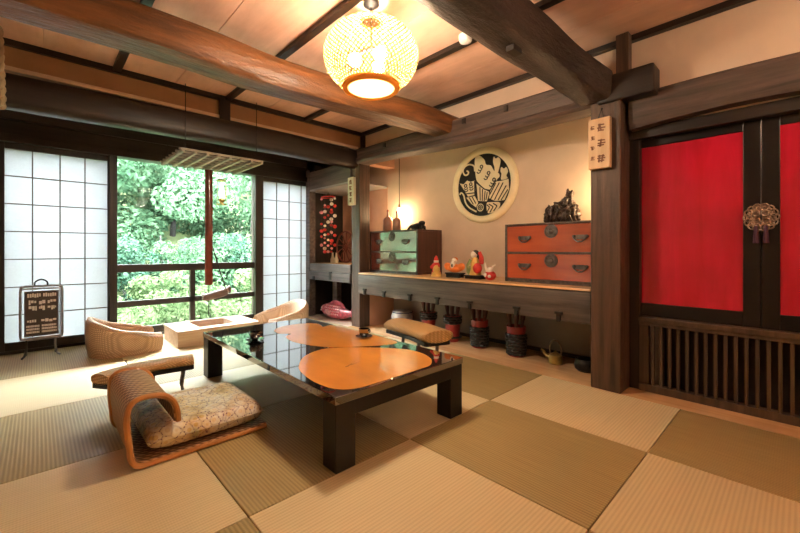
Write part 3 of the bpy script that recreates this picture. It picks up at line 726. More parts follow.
for x0, x1 in ((-.095, -.03), (.0, .11)):
    for i in range(4):
        a = x0 + (x1 - x0) * i / 4; blk(a, a + (x1 - x0) / 4 - .004, .325 + rnd.uniform(-.006, .006), .338 + rnd.uniform(0, .02))
for x0, x1 in ((-.10, -.012), (.004, .11)):
    for r in range(3):
        x = x0
        while x < x1 - .004:
            w_ = rnd.uniform(.004, .012); blk(x, min(x + w_, x1), .225 + r * .028, .243 + r * .028); x += w_ + .002
mb.build('lettering', 'sign_white', t, smooth=0)

# ---------------------------------------------------------------- pendant lamp
LX, LY, LZ = 1.51, 1.82, 2.19
t = thing('pendant_lamp', 'large round woven bamboo pendant lamp glowing under the ceiling', 'lamp', (LX, LY, LZ))
t_pendant = t
RX, RZ = .290, .222
def sp(ph, th): return Vector((RX * math.sin(th) * math.cos(ph), RX * math.sin(th) * math.sin(ph), RZ * math.cos(th)))
mb = MB(); nst = 60; T0, T1 = .22, 2.56
for fam in (1, -1):
    for k in range(nst):
        ph0 = 2 * PI * k / nst; vs = []; fs = []; st = 22
        for i in range(st + 1):
            th = T0 + (T1 - T0) * i / st; ph = ph0 + fam * .85 * (th - T0)
            w_ = .0044 / (RX * max(.25, math.sin(th)))
            off = 1 + (.006 if (i + k) % 2 else -.006) * fam
            for sgn in (-1, 1): vs.append(sp(ph + sgn * w_, th) * off)
        for i in range(st): fs.append((2 * i, 2 * i + 1, 2 * i + 3, 2 * i + 2))
        mb.add(vs, fs)
mb.build('woven_shade', 'weave', t, smooth=60)
def ringpts(th, n=40, k=1.0): return [sp(2 * PI * j / n, th) * k for j in range(n)]
MB().tube(ringpts(T1), .019, 8, closed=True).build('bottom_ring', 'lampring', t)
MB().tube(ringpts(T0), .008, 8, closed=True).build('top_ring', 'lampring', t)
rr = RX * math.sin(T1); zz = RZ * math.cos(T1)
MB().lathe([(rr - .012, zz - .004), (rr - .012, zz - .010), (.001, zz - .010), (.001, zz - .004)], seg=36).build('bottom_diffuser', 'diffuser', t)
MB().lathe([(.001, ZC - LZ), (.05, ZC - LZ), (.05, ZC - LZ - .018), (.02, ZC - LZ - .04), (.001, ZC - LZ - .04)], seg=24).build('canopy', 'iron', t)
MB().tube([(0, 0, ZC - LZ - .03), (0, 0, .06)], .005, 8).build('cord', 'iron', t)
mb = MB()
for k in range(3): mb.tube([(0, 0, .06), (.085 * math.cos(k * 2.09 + .4), .085 * math.sin(k * 2.09 + .4), .02)], .012, 8)
mb.build('bulb_holder', 'iron', t)
for k in range(3): MB().ball((.10 * math.cos(k * 2.09 + .4), .10 * math.sin(k * 2.09 + .4), -.02), .042, 14, 10).build('bulb', 'bulb', t)

o = MB().lathe([(.001, 0), (.05, 0), (.05, -.02), (.042, -.045), (.02, -.056), (.001, -.057)], seg=22).build('smoke_detector', 'white'); o.location = (2.235, 1.64, ZC)
tag(o, 'small white round detector on the ceiling between lamp and dark log', 'smoke detector')

# ---------------------------------------------------------------- chests
def ring_handle(mb, y, z, w):
    mb.tube(smoothpath([(-.010, y - w, z + .012), (-.016, y - w * .8, z - .008), (-.02, y - w * .25, z - .03), (-.02, y, z - .024), (-.02, y + w * .25, z - .03), (-.016, y + w * .8, z - .008), (-.010, y + w, z + .012)], 4), .0055, 6)
    return mb
def chest(label, loc, W, D, H, rz, lac='chest_red'):
    t = thing('drawer_chest', label, 'chest', loc, rz, 'old drawer chests on the alcove shelf')
    MB().box(0, D, -W / 2, W / 2, H - .02, H).box(0, D, -W / 2, W / 2, 0, .03).box(0, D, -W / 2, -W / 2 + .018, .03, H - .02).box(0, D, W / 2 - .018, W / 2, .03, H - .02).box(D - .015, D, -W / 2, W / 2, .03, H - .02).box(0, D, -W / 2, W / 2, H / 2 - .008, H / 2 + .008).build('body', 'chest_dark', t, smooth=0, bevel=.003)
    e = MB()
    for yy in (-W / 2, W / 2 - .022):
        e.box(-.004, .0, yy, yy + .022, 0, H)
    e.box(-.004, 0, -W / 2, W / 2, H - .012, H).box(-.004, 0, -W / 2, W / 2, H / 2 - .006, H / 2 + .006).box(-.004, 0, -W / 2, W / 2, 0, .03)
    e.build('iron_edging', 'iron_lite', t, smooth=0)
    for z0, z1 in ((.033, H / 2 - .009), (H / 2 + .009, H - .022)):
        d = MB().box(-.002, .3, -W / 2 + .022, W / 2 - .022, z0, z1).build('drawer', lac, t, smooth=0, bevel=.002)
        zc = (z0 + z1) / 2; h = z1 - z0
        MB().prism([(.058 * math.cos(a), .058 * math.sin(a)) for a in [2 * PI * j / 24 for j in range(24)]], lambda a, b, q_: (-.002 - q_, a, z1 - .055 + b), 0, .006).ball((-.010, 0, z1 - .055), (.01, .022, .022), 14, 8).tube([(-.009, .044 * math.cos(a), z1 - .055 + .044 * math.sin(a)) for a in [2 * PI * j / 16 for j in range(16)]], .004, 6, closed=True).build('lock_plate', 'iron_lite', d)
        for yy in (-.24, .24):
            m2 = MB(); ring_handle(m2, yy, zc, .055)
            for s_ in (-.05, .05): m2.ball((-.008, yy + s_, zc + .012), (.008, .014, .014), 10, 6)
            m2.prism([(yy + a, zc + b) for a, b in sp2([(-.06, .02), (0, .026), (.06, .02), (.045, -.005), (0, -.012), (-.045, -.005)], 3, True)], lambda a, b, q_: (-.002 - q_, a, b), 0, .003)
            m2.build('drawer_pull', 'iron_lite', d)
    return t
chest('dark red lacquered chest with pale green window glare, carrying two bottles, behind the left post', (3.20, 3.45, .709), .86, .43, .53, 0, 'chest_dark_red')
chest('red-orange lacquered two-drawer chest beside the right post, with the gnarled root carving on top', (3.19, 1.455, .709), .87, .43, .525, 0)

# root sculpture
t = thing('root_carving', 'dark gnarled root carving standing on the red-orange chest', 'sculpture', (3.36, 1.43, 1.234))
mb = MB(); rnd = random.Random(5)
def lump(c, r, s):
    n0 = len(mb.v); mb.ball(c, r, 30, 22)
    for i in range(n0, len(mb.v)):
        v = Vector(mb.v[i]); d = (v - Vector(c)); k = 1 + .55 * noise.noise(v * 26 + Vector((s, 0, 0))) + .40 * noise.noise(v * 55) + .22 * noise.noise(v * 110); mb.v[i] = tuple(Vector(c) + d * k)
lump((0, .06, .07), (.07, .085, .07), 1); lump((0, -.03, .07), (.07, .09, .075), 2); lump((0, .10, .10), (.05, .05, .06), 3)
lump((0, -.04, .15), (.06, .055, .08), 4); lump((0, -.055, .22), (.035, .032, .06), 5); lump((0, .02, .13), (.05, .05, .05), 6); lump((0, -.10, .06), (.05, .045, .06), 7); lump((0, .11, .04), (.06, .04, .045), 8)
for v in range(len(mb.v)):
    x, y, z = mb.v[v]; mb.v[v] = (x, y, max(z, 0.0))
mb.build('root_body', 'root', t, smooth=60)
mb = MB()
for k in range(9):
    y = -.13 + .03 * k; mb.tube(smoothpath([(-.05, y, .01), (-.075, y + rnd.uniform(-.02, .02), .05), (-.05, y + rnd.uniform(-.02, .02), .09 + rnd.uniform(0, .05)), (-.02, y + rnd.uniform(-.03, .03), .15)], 4), [.010] * 5 + [.008] * 5 + [.006] * 3, 6)
mb.build('root_strands', 'root', t)

# bottles and black ornament on the left chest
def bottle(label, x, y, h, r):
    t = thing('sake_bottle', label, 'bottle', (x, y, 1.2395), group='clay bottles on the left chest')
    MB().lathe([(.001, 0), (r * .85, 0), (r, .02), (r, h * .5), (r * .8, h * .6), (r * .3, h * .68), (r * .22, h * .8), (r * .22, h * .9), (.001, h * .9)], seg=22).build('body', 'bottle', t)
    MB().lathe([(.001, h * .9), (r * .28, h * .9), (r * .2, h * .97), (.001, h)], seg=14).build('stopper', 'wheelwood', t)
bottle('clay bottle nearest the left post on top of the chest, wider of the two', 3.37, 3.72, .29, .066)
bottle('slimmer clay bottle beside the glowing bulb on top of the chest', 3.38, 3.56, .26, .055)
t = thing('iron_ornament', 'black cast iron crouching ornament on the right end of the left chest', 'ornament', (3.42, 3.25, 1.2395))
mb = MB(); 
mb.ball((0, -.02, .045), (.05, .11, .045), 18, 10).ball((0, -.09, .085), (.035, .05, .03), 14, 8).ball((0, .05, .05), (.04, .06, .035), 14, 8)
mb.build('body', 'iron', t)
MB().tube(smoothpath([(0, .06, .06), (0, .11, .045), (0, .145, .015), (0, .15, .004)], 5), [.022] * 5 + [.016] * 5 + [.01] * 6, 8).build('tail', 'iron', t)
for y in (-.10, .03):
    for x in (-.03, .03): MB().tube([(x, y, .05), (x * 1.2, y - .01, .0)], [.02, .014], 8).build('leg', 'iron', t)
# little hanging bulbs in the alcove
def hangbulb(label, x, y, z, zt):
    t = thing('hanging_bulb', label, 'lamp', (x, y, z), group='small hanging alcove bulbs')
    MB().ball((0, 0, 0), (.028, .028, .036), 14, 10).build('bulb', 'bulb2', t)
    MB().lathe([(.001, .075), (.016, .075), (.018, .03), (.001, .03)], seg=12).build('socket', 'old_brass', t)
    MB().tube([(0, 0, .07), (0, 0, zt - z)], .004, 6).build('cord', 'iron', t)
    L = bpy.data.lights.new('alcove_bulb_light', 'POINT'); L.energy = 8.5; L.color = (1, .66, .34); L.shadow_soft_size = .04
    lo = bpy.data.objects.new('alcove_bulb_light', L); COL.objects.link(lo); lo.location = (x - .0, y, z - .055)
hangbulb('small bare bulb hanging on a cord above the left chest', 3.55, 3.69, 1.53, 2.26)
hangbulb('bare bulb hanging in the alcove corner behind the right post', 3.47, 1.08, 1.55, 2.26)
struct(MB().box(3.16, EX, .86, 3.9, 2.26, 2.32).build('ceiling_alcove', 'plaster_gray', smooth=0))

# ---------------------------------------------------------------- crest disc on the alcove wall
t = thing('crest_disc', 'large round cream-rimmed black wall disc with a butterfly crest on the alcove wall', 'wall ornament', (EX - .004, 2.42, 1.72))
def dp(a, b, q_): return (-q_, -a, b)
nr = 56; secs = []
for r, d in ((.345, .0), (.345, .034), (.352, .046), (.375, .052), (.40, .048), (.418, .034), (.42, .0)):
    secs.append([dp(r * math.cos(2 * PI * j / nr), r * math.sin(2 * PI * j / nr), d) for j in range(nr)])
MB().loft(secs, closed=True).build('rim', 'cream', t, smooth=60)
MB().prism([(.347 * math.cos(2 * PI * j / nr), .347 * math.sin(2 * PI * j / nr)) for j in range(nr)], dp, 0, .02).build('field', 'crest_black', t, smooth=0)
SH = {'W1':[(-0.096, 0.333), (-0.044, 0.333), (0.015, 0.276), (0.037, 0.221), (0.097, 0.202), (0.135, 0.141), (0.191, 0.106), (0.206, 0.067), (0.171, 0.036), (0.135, -0.033), (0.076, -0.068), (0.022, -0.043), (-0.044, 0.014), (-0.089, 0.071), (-0.105, 0.178), (-0.112, 0.274)],
'A1':[(0.135, 0.292), (0.16, 0.265), (0.191, 0.274), (0.218, 0.237), (0.206, 0.176), (0.181, 0.107), (0.15, 0.121), (0.144, 0.177), (0.127, 0.234)],
'A2':[(0.226, 0.164), (0.259, 0.141), (0.286, 0.154), (0.306, 0.106), (0.286, 0.065), (0.300, 0.035), (0.226, 0.028), (0.23, 0.091), (0.218, 0.12)],
'W2':[(-0.322, 0.058), (-0.264, 0.041), (-0.216, 0.078), (-0.165, 0.056), (-0.112, 0.064), (-0.105, -0.051), (-0.112, -0.098), (-0.205, -0.108), (-0.24, -0.056), (-0.276, -0.003)],
'F1':[(-0.089, 0.032), (0.011, -0.05), (0.072, -0.081), (0.076, -0.109), (0.044, -0.189), (-0.067, -0.17)],
'F2':[(0.097, -0.056), (0.171, 0.018), (0.226, 0.016), (0.312, 0.026), (0.318, -0.082), (0.263, -0.192), (0.16, -0.195), (0.076, -0.155)],
'F3':[(-0.228, -0.119), (-0.112, -0.112), (-0.067, -0.189), (-0.089, -0.244), (-0.158, -0.196)],
'B':[(0.044, -0.214), (0.097, -0.194), (0.212, -0.217), (0.171, -0.295), (0.065, -0.318)]}
mb = MB()
for k, pts in SH.items():
    mb.prism(sp2(pts, 3, True) if k in ('W1', 'A1', 'A2', 'B') else pts, dp, .02, .026)
for pts in ([(-0.112, 0.169), (-0.123, 0.229), (-0.188, 0.258), (-0.252, 0.239), (-0.276, 0.194), (-0.252, 0.147), (-0.212, 0.145), (-0.198, 0.172), (-0.221, 0.19)], [(-0.322, -0.075), (-0.3, -0.055), (-0.264, -0.092), (-0.24, -0.173), (-0.188, -0.236), (-0.089, -0.291)]):
    mb.tube([dp(a, b, .022) for a, b in sp2(pts, 5)], .009, 8)
mb.prism([(-.033 + .047 * math.cos(2 * PI * j / 20), -.248 + .047 * math.sin(2 * PI * j / 20)) for j in range(20)], dp, .02, .028)
mb.build('butterfly', 'cream', t, smooth=30)
mb = MB()
def line(p, q, r=.006): mb.tube([dp(p[0], p[1], .0268), dp(q[0], q[1], .0268)], r, 6)
def circ(c, r, w=.006, q_=.0275): mb.tube([dp(c[0] + r * math.cos(2 * PI * j / 14), c[1] + r * math.sin(2 * PI * j / 14), q_) for j in range(14)], w, 6, closed=True)
for c in [(-0.02, 0.206), (0.072, 0.123), (0.14, 0.04), (-0.235, 0.018), (-0.163, 0.028)]:
    circ(c, .017)
    s_ = 1 if c[0] > -.1 else -1
    for k in (1, 2):
        o = (c[0] - .018 * k * s_ * (1 if s_ > 0 else .2), c[1] - .026 * k - .004)
        mb.tube([dp(*p, .027) for p in sp2([(o[0] - .024, o[1] + .004), (o[0] - .008, o[1] - .012), (o[0] + .016, o[1] - .006), (o[0] + .026, o[1] + .010)], 4)], .0055, 6)
for p, q in (((-0.04, -0.02), (-0.036, -0.17)), ((-.005, -.045), (-.01, -.178)), ((.028, -.07), (.015, -.184)), ((.055, -.085), (.038, -.17)), ((0.205, -0.0), (0.097, -0.165)), ((0.250, -0.005), (0.145, -0.18)), ((0.288, -0.04), (0.19, -0.186)), ((0.160, -0.0), (0.087, -0.115)), ((.305, -.085), (.225, -.19)),
             ((-0.185, -0.122), (-0.128, -0.205)), ((-0.145, -0.118), (-0.095, -0.198)), ((-.112, .06), (-.108, -.1)), ((-.235, -.075), (-.108, -.075)), ((-.09, .035), (.02, -.05)), ((.02, -.05), (.09, -.07)), ((.09, -.07), (.165, .03)), ((.02, -.19), (.2, -.20))): line(p, q)
for ps in ([(0.076, -0.22), (0.129, -0.252), (0.087, -0.312)], [(0.129, -0.216), (0.177, -0.247), (0.135, -0.30)], [(.05, -.225), (.085, -.255), (.055, -.30)]):
    line(ps[0], ps[1]); line(ps[1], ps[2])
circ((-.033, -.248), .028, q_=.029); circ((-.033, -.248), .010, q_=.029); circ((-.033, -.248), .05, .006, .026)
mb.build('butterfly_markings', 'crest_black', t)

# ---------------------------------------------------------------- figurines
G = 'festival dolls on the alcove shelf'
SZ = .7085
t = thing('festival_doll', 'small red-capped doll holding a golden bundle, standing nearest the left chest', 'figurine', (3.21, 2.75, SZ), group=G)
MB().lathe([(.001, 0), (.05, 0), (.055, .03), (.04, .08), (.045, .11), (.03, .15), (.001, .155)], seg=18).build('robe', 'redcloth', t)
MB().ball((-.03, -.03, .075), (.035, .04, .05), 14, 10).build('bundle', 'gold', t)
MB().lathe([(.001, 0), (.056, 0), (.05, .045), (.03, .05), (.001, .05)], (-.004, -.004, 0), seg=18).build('skirt', 'gold', t)
MB().ball((0, 0, .165), (.028, .028, .03), 14, 10).build('head', 'face', t)
MB().lathe([(.028, .175), (.02, .20), (.008, .225), (.001, .228)], seg=14).build('cap', 'redcloth', t)
for s_ in (-1, 1): MB().tube([(0, s_ * .035, .13), (-.03, s_ * .05, .10), (-.05, s_ * .025, .09)], [.016, .014, .01], 8).build('sleeve', 'redcloth', t)
t = thing('festival_doll', 'seated doll in a wide orange robe on the black stand', 'figurine', (3.22, 2.50, SZ + .052), group=G)
MB().ball((0, 0, .045), (.055, .10, .046), 20, 12).build('robe', 'orangecloth', t)
for s_ in (-1, 1): MB().ball((-.01, s_ * .085, .06), (.03, .05, .04), 14, 10, Matrix.Rotation(s_ * .5, 3, 'X')).build('sleeve', 'orangecloth', t)
MB().ball((-.035, 0, .075), (.026, .026, .045), 14, 10).build('chest', 'face', t)
MB().ball((-.045, -.005, .075), (.02, .013, .025), 10, 8).build('sash', 'hair', t)
MB().ball((-.01, 0, .125), (.03, .03, .03), 14, 10).build('head', 'face', t)
MB().ball((.004, 0, .138), (.027, .03, .024), 14, 8).build('hair', 'orangecloth', t)
t = thing('festival_doll', 'tallest doll, white-faced with black hair and a red bundle, on the black stand', 'figurine', (3.22, 2.245, SZ + .038), group=G)
MB().lathe([(.001, 0), (.06, 0), (.062, .02), (.045, .09), (.045, .13), (.025, .175), (.001, .18)], seg=18).build('robe', 'gold', t)
MB().ball((-.035, -.05, .07), (.04, .048, .052), 16, 10).build('bundle', 'redcloth', t)
MB().ball((-.03, .045, .045), (.03, .035, .045), 14, 10).build('sleeve', 'greencloth', t)
MB().tube([(-.02, .04, .15), (-.05, .055, .10), (-.06, .05, .06)], [.018, .014, .01], 8).build('sleeve', 'greencloth', t)
MB().ball((-.006, .01, .205), (.032, .034, .036), 16, 10).build('head', 'face', t)
MB().ball((.008, .002, .222), (.033, .036, .03), 14, 8).ball((.02, -.02, .19), (.022, .024, .045), 12, 8).build('hair', 'hair', t)
MB().tube(smoothpath([(.02, -.03, .23), (.03, -.05, .18), (.02, -.06, .11)], 4), [.02] * 4 + [.024] * 4 + [.02], 8).build('hood', 'redcloth', t)
t = thing('festival_doll', 'small white-eared red doll with raised arms beside the red-orange chest', 'figurine', (3.17, 2.04, SZ), group=G)
MB().ball((0, 0, .045), (.05, .058, .046), 18, 12).build('body', 'redcloth', t)
MB().ball((-.01, 0, .095), (.03, .032, .03), 14, 10).build('head', 'face', t)
MB().ball((-.04, .025, .05), (.015, .02, .02), 10, 8).ball((-.045, -.02, .04), (.012, .018, .015), 10, 8).build('trim', 'face', t)
MB().tube([(0, .03, .08), (-.005, .048, .13), (0, .055, .165)], [.014, .011, .006], 8).build('ear', 'face', t)
MB().tube([(0, -.02, .11), (-.005, -.035, .135), (0, -.06, .15)], [.012, .009, .005], 8).build('ear', 'face', t)
for nm, lab, loc, sz in (('display_stand', 'small black lacquered stand under the orange seated doll', (3.22, 2.50, SZ), (.10, .20, .05)), ('display_stand', 'low black stand under the tallest doll', (3.22, 2.245, SZ), (.11, .21, .036))):
    t = thing(nm, lab, 'stand', loc, group='black stands under the dolls')
    MB().box(-sz[0] / 2, sz[0] / 2, -sz[1] / 2, sz[1] / 2, sz[2] - .014, sz[2]).build('plate', 'black_satin', t, smooth=0, bevel=.003)
    for sx in (-1, 1): MB().box(sx * (sz[0] / 2 - .02) - .01, sx * (sz[0] / 2 - .02) + .01, -sz[1] / 2 + .012, sz[1] / 2 - .012, 0, sz[2] - .014).build('foot', 'black_satin', t, smooth=0)

# ---------------------------------------------------------------- tubs with sticks
tub_where = ['in front of the kettle side, rightmost of the four', 'third of the four from the left post', 'second of the four from the left post', 'nearest the ceramic stool']
def tub(label, x, y, kind):
    t = thing('lacquer_tub', label, 'tub', (x, y, 0), group='red and black tubs under the alcove shelf')
    MB().lathe([(.001, 0), (.068, 0), (.072, .01), (.088, .27), (.088, .28), (.080, .28), (.066, .03), (.001, .03)], seg=28).build('body', 'tub_red', t)
    band = MB()
    z0, z1 = (.012, .215) if kind == 0 else (.19, .275)
    n = 7 if kind == 0 else 3
    for i in range(n):
        z = z0 + (z1 - z0) * (i + .5) / n; r = .074 + .015 * z / .28
        pts = [((r + .006 * math.cos(9 * a + i * PI)) * math.cos(a), (r + .006 * math.cos(9 * a + i * PI)) * math.sin(a), z) for a in [2 * PI * j / 54 for j in range(54)]]
        band.tube(pts, (z1 - z0) / n * .52, 6, closed=True)
    band.build('woven_band', 'tub_black', t, smooth=60)
    if kind: MB().tube([(.0895 * math.cos(a), .0895 * math.sin(a), .05) for a in [2 * PI * j / 30 for j in range(30)]], .012, 8, closed=True).build('base_hoop', 'tub_black', t)
pos = ['far left', 'middle left', 'middle right', 'far right']
STW = ['leftmost', 'second from left', 'second from right', 'rightmost']
tubs = [(3.31, 1.845, 0, 'red-rimmed black woven tub nearest the brass kettle', 'tub nearest the kettle'), (3.33, 2.27, 0, 'red-rimmed black woven tub, second from the brass kettle', 'second tub from the kettle'),
        (3.34, 2.625, 1, 'black-rimmed red tub, third from the brass kettle', 'third tub from the kettle'), (3.34, 2.98, 1, 'black-rimmed red tub standing beside the ceramic stool', 'tub beside the ceramic stool')]
rnd = random.Random(9)
for x, y, k, lab, wh in tubs:
    tub(lab, x, y, k)
    for i in range(4):
        yy = y + (.048, .018, -.016, -.046)[i]; xx = x + (-.012, .03, -.035, .015)[i]
        lean = (.20, .08, -.07, -.20)[i]; hh = .375 + rnd.uniform(-.02, .02)
        b0 = Vector((xx, yy, .034)); tp = Vector((xx - .005, yy + lean * .11, hh + .034))
        b0.y -= lean * .12
        d = (tp - b0)
        t = thing('wooden_stick', f'{STW[i]} dark red flared stick in the {wh}', 'stick', tuple(b0), group='dark sticks standing in the tubs')
        MB().tube([(0, 0, 0), tuple(d * .55), tuple(d * .72)], [.014, .014, .016], 8).build('shaft', 'stick', t)
        MB().tube([tuple(d * .72), tuple(d * .85), tuple(d)], [.017, .023, .028], 8).build('flared_head', 'stick', t)

# kettle, bowl, stool, fish, niche objects
t = thing('kettle', 'small brass kettle with hooped handle on the alcove floor boards', 'kettle', (3.33, 1.48, 0), PI * .5)
MB().lathe([(.001, 0), (.05, 0), (.06, .012), (.062, .04), (.052, .075), (.035, .088), (.001, .09)], seg=26).build('body', 'brass', t)
MB().lathe([(.034, .088), (.02, .098), (.001, .1)], seg=18).ball((0, 0, .106), .009, 10, 8).build('lid', 'brass', t)
MB().tube(smoothpath([(.05, 0, .045), (.085, 0, .06), (.115, 0, .095), (.13, 0, .10)], 5), [.017] * 5 + [.013] * 5 + [.009] * 6, 10).build('spout', 'brass', t)
MB().tube(smoothpath([(.045, 0, .08), (.052, 0, .14), (.03, 0, .19), (0, 0, .202), (-.03, 0, .19), (-.052, 0, .14), (-.045, 0, .08)], 5), .008, 8).build('handle', 'old_brass', t)
t = thing('iron_pot', 'round black iron pot at the foot of the right post', 'pot', (3.31, 1.22, 0))
MB().lathe([(.001, 0), (.06, 0), (.082, .02), (.088, .05), (.08, .085), (.074, .095), (.066, .095), (.07, .05), (.05, .02), (.001, .015)], seg=28).build('bowl', 'iron', t)
MB().tube([(.071 * math.cos(a), .071 * math.sin(a), .095) for a in [2 * PI * j / 28 for j in range(28)]], .006, 8, closed=True).build('rim_band', 'iron', t)
t = thing('ceramic_stool', 'round blue and white ceramic stool under the left end of the alcove shelf', 'stool', (3.42, 3.50, 0))
MB().lathe([(.001, 0), (.11, 0), (.115, .01), (.14, .08), (.14, .16), (.125, .215), (.12, .222), (.001, .225)], seg=32).build('body', 'ceramic', t)
MB().tube([(.128 * math.cos(a), .128 * math.sin(a), .205) for a in [2 * PI * j / 36 for j in range(36)]], .006, 8, closed=True).build('rim_band', plain('cobalt_glaze', (.06, .09, .22), .2, coat=.5), t)

t = thing('carved_fish', 'large rose-red carved fish lying on the floor of the niche', 'fish ornament', (3.17, 4.60, 0))
st = [(.36, .13, .035, .03), (.32, .12, .06, .055), (.26, .112, .085, .078), (.16, .112, .11, .092), (.04, .11, .116, .094), (-.10, .105, .10, .082), (-.22, .10, .07, .055), (-.31, .11, .045, .028), (-.35, .12, .035, .016)]
MB().loft([[(rx * math.cos(2 * PI * j / 18), yy, max(zc + rz2 * math.sin(2 * PI * j / 18), .0)) for j in range(18)] for yy, zc, rz2, rx in st]).build('body', 'fish', t, smooth=60)
MB().prism(sp2([(-.34, .12), (-.40, .22), (-.45, .23), (-.42, .12), (-.46, .02), (-.40, .03)], 4, True), lambda a, b, q_: (q_, a, b), -.012, .012).build('tail_fin', 'fish', t)
MB().prism(sp2([(.16, .21), (.05, .265), (-.12, .24), (-.2, .165), (.0, .19)], 4, True), lambda a, b, q_: (q_, a, b), -.01, .01).build('dorsal_fin', 'fish', t)
MB().prism(sp2([(.17, .10), (.10, .14), (.02, .10), (.05, .06)], 4, True), lambda a, b, q_: (q_, a, b), -.105, -.088).build('side_fin', 'fish_scale', t)
MB().ball((-.062, .29, .14), .017, 12, 8).ball((-.045, .33, .10), (.02, .03, .012), 10, 8).build('eye', 'face', t)
mb = MB()
for i in range(8):
    for j in range(4):
        yy = .16 - i * .045 + (j % 2) * .02; a = .75 + j * .36; rr_ = .096 - abs(yy - .03) * .06
        mb.ball((-rr_ * math.sin(a) * 1.0, yy, .11 + .115 * math.cos(a) * .95), (.010, .013, .012), 8, 6)
mb.build('scales', 'fish_scale', t)

# hanging ornament of fabric balls
t = thing('hanging_mobile', 'hanging mobile of red and pink fabric balls on strings in the niche', 'hanging ornament', (3.20, 4.87, .93))
mb = MB(); strs = []
for k in range(7):
    a = 2 * PI * k / 7; r = .11 if k < 6 else 0
    if k == 6: px, py = 0, 0
    else: px, py = .085 * math.cos(2 * PI * k / 6 + .3), .125 * math.sin(2 * PI * k / 6 + .3)
    strs.append((px, py)); mb.tube([(px, py, .02 + .05 * (k % 3)), (px, py, .86)], .0022, 5)
    mb.tube([(px, py, .86), (0, 0, .915)], .002, 5)
mb.tube([(0, 0, .91), (0, 0, .93)], .004, 6)
mb.build('strings', 'tub_black', t)
MB().tube([(.09 * math.cos(a), .13 * math.sin(a), .86) for a in [2 * PI * j / 24 for j in range(24)]], .007, 6, closed=True).build('hoop', 'redcloth', t)
rnd = random.Random(21)
for k, (px, py) in enumerate(strs):
    z = .04 + .05 * (k % 3)
    while z < .84:
        r = rnd.uniform(.017, .031); mt = rnd.choice(['redcloth', 'redcloth', 'pinkcloth', 'face', 'pinkcloth', 'redcloth'])
        mb = MB(); mb.ball((px, py, z), (r, r, r * .9), 10, 8)
        mb.build('fabric_ball', mt, t); z += r * 2 + rnd.uniform(.04, .14)
t = thing('wheel_ornament', 'red-brown spoked wooden wheel leaning in the niche behind the left post', 'wheel', (3.50, 4.84, .80))
mb = MB(); R_ = .235
mb.tube([(-.0, R_ * math.cos(a), .245 + R_ * math.sin(a)) for a in [2 * PI * j / 40 for j in range(40)]], .014, 8, closed=True)
mb.build('outer_ring', 'wheelwood', t)
MB().tube([(-.0, .05 * math.cos(a), .245 + .05 * math.sin(a)) for a in [2 * PI * j / 16 for j in range(16)]], .012, 8, closed=True).ball((0, 0, .245), (.02, .035, .035), 12, 8).build('hub', 'wheelwood', t)
for k in range(12):
    a = 2 * PI * k / 12 + .1
    MB().tube(smoothpath([(0, .05 * math.cos(a), .245 + .05 * math.sin(a)), (-.004, .14 * math.cos(a + .08), .245 + .14 * math.sin(a + .08)), (0, .225 * math.cos(a), .245 + .225 * math.sin(a))], 4), .008, 6).build('spoke', 'wheelwood', t)
for i, (yv, lab) in enumerate(((4.90, 'slim pale vase nearest the paper screen in the niche'), (4.80, 'slim pale vase under the ball mobile, on its wheel side'))):
    o = MB().lathe([(.001, 0), (.03, 0), (.034, .05), (.018, .1), (.012, .14), (.016, .155), (.001, .155)], seg=16).build('slim_vase', 'plaque_pale'); o.location = (3.30, yv, .801)
    tag(o, lab, 'vase', 'slim vases in the niche')

# ---------------------------------------------------------------- plaques on the posts
def glyphs(mb, fn, w, h, rows, cols, seed):
    rnd = random.Random(seed); cw, ch = w / cols, h / rows
    for r in range(rows):
        for c_ in range(cols):
            ox, oz = -w / 2 + (c_ + .5) * cw, h / 2 - (r + .5) * ch; s_ = min(cw, ch) * .42
            for k in range(3):
                zz = oz + (k - 1) * s_ * .62 + rnd.uniform(-.1, .1) * s_
                a = rnd.uniform(-.15, .05); x0, x1 = ox - s_ * rnd.uniform(.5, .95), ox + s_ * rnd.uniform(.5, .95)
                th = s_ * .15; mb.prism([(x0, zz - th), (x1, zz + a * s_ - th), (x1, zz + a * s_ + th), (x0, zz + th)], fn, 0, .003)
            for k in range(2):
                xx = ox + rnd.uniform(-.6, .6) * s_; th = s_ * .15; lean = rnd.uniform(-.35, .35) * s_
                mb.prism([(xx - th, oz + s_ * .9), (xx + th, oz + s_ * .9), (xx + lean + th, oz - s_ * .9), (xx + lean - th, oz - s_ * .9)], fn, 0, .003)
t = thing('name_plaque', 'tall pale wooden plaque with carved brown characters hanging on the right post', 'plaque', (2.944, .975, 1.575))
MB().box(-.045, -.003, -.066, .076, 0, .355).build('board', 'plaque', t, smooth=0, bevel=.003)
mb = MB(); glyphs(mb, lambda a, b, q_: (-.045 - q_, -.012 - a, .178 + b), .07, .33, 3, 1, 4)
glyphs(mb, lambda a, b, q_: (-.045 - q_, .046 - a, .185 + b), .036, .29, 4, 1, 8)
mb.build('characters', 'ink', t, smooth=0)
MB().tube([(-.02, -.02, .355), (-.006, 0, .43), (-.02, .02, .355)], .003, 6).ball((-.004, 0, .43), .007, 8, 6).build('hanging_cord', 'iron', t)
t = thing('name_plaque', 'small pale plaque with brushed characters on the left post by the niche', 'plaque', (3.02, 3.985, 1.58))
MB().box(-.05, -.003, -.04, .075, 0, .36).build('board', 'plaque_pale', t, smooth=0, bevel=.003)
mb = MB(); glyphs(mb, lambda a, b, q_: (-.05 - q_, .0175 - a, .18 + b), .08, .31, 4, 1, 17); mb.build('characters', 'ink', t, smooth=0)

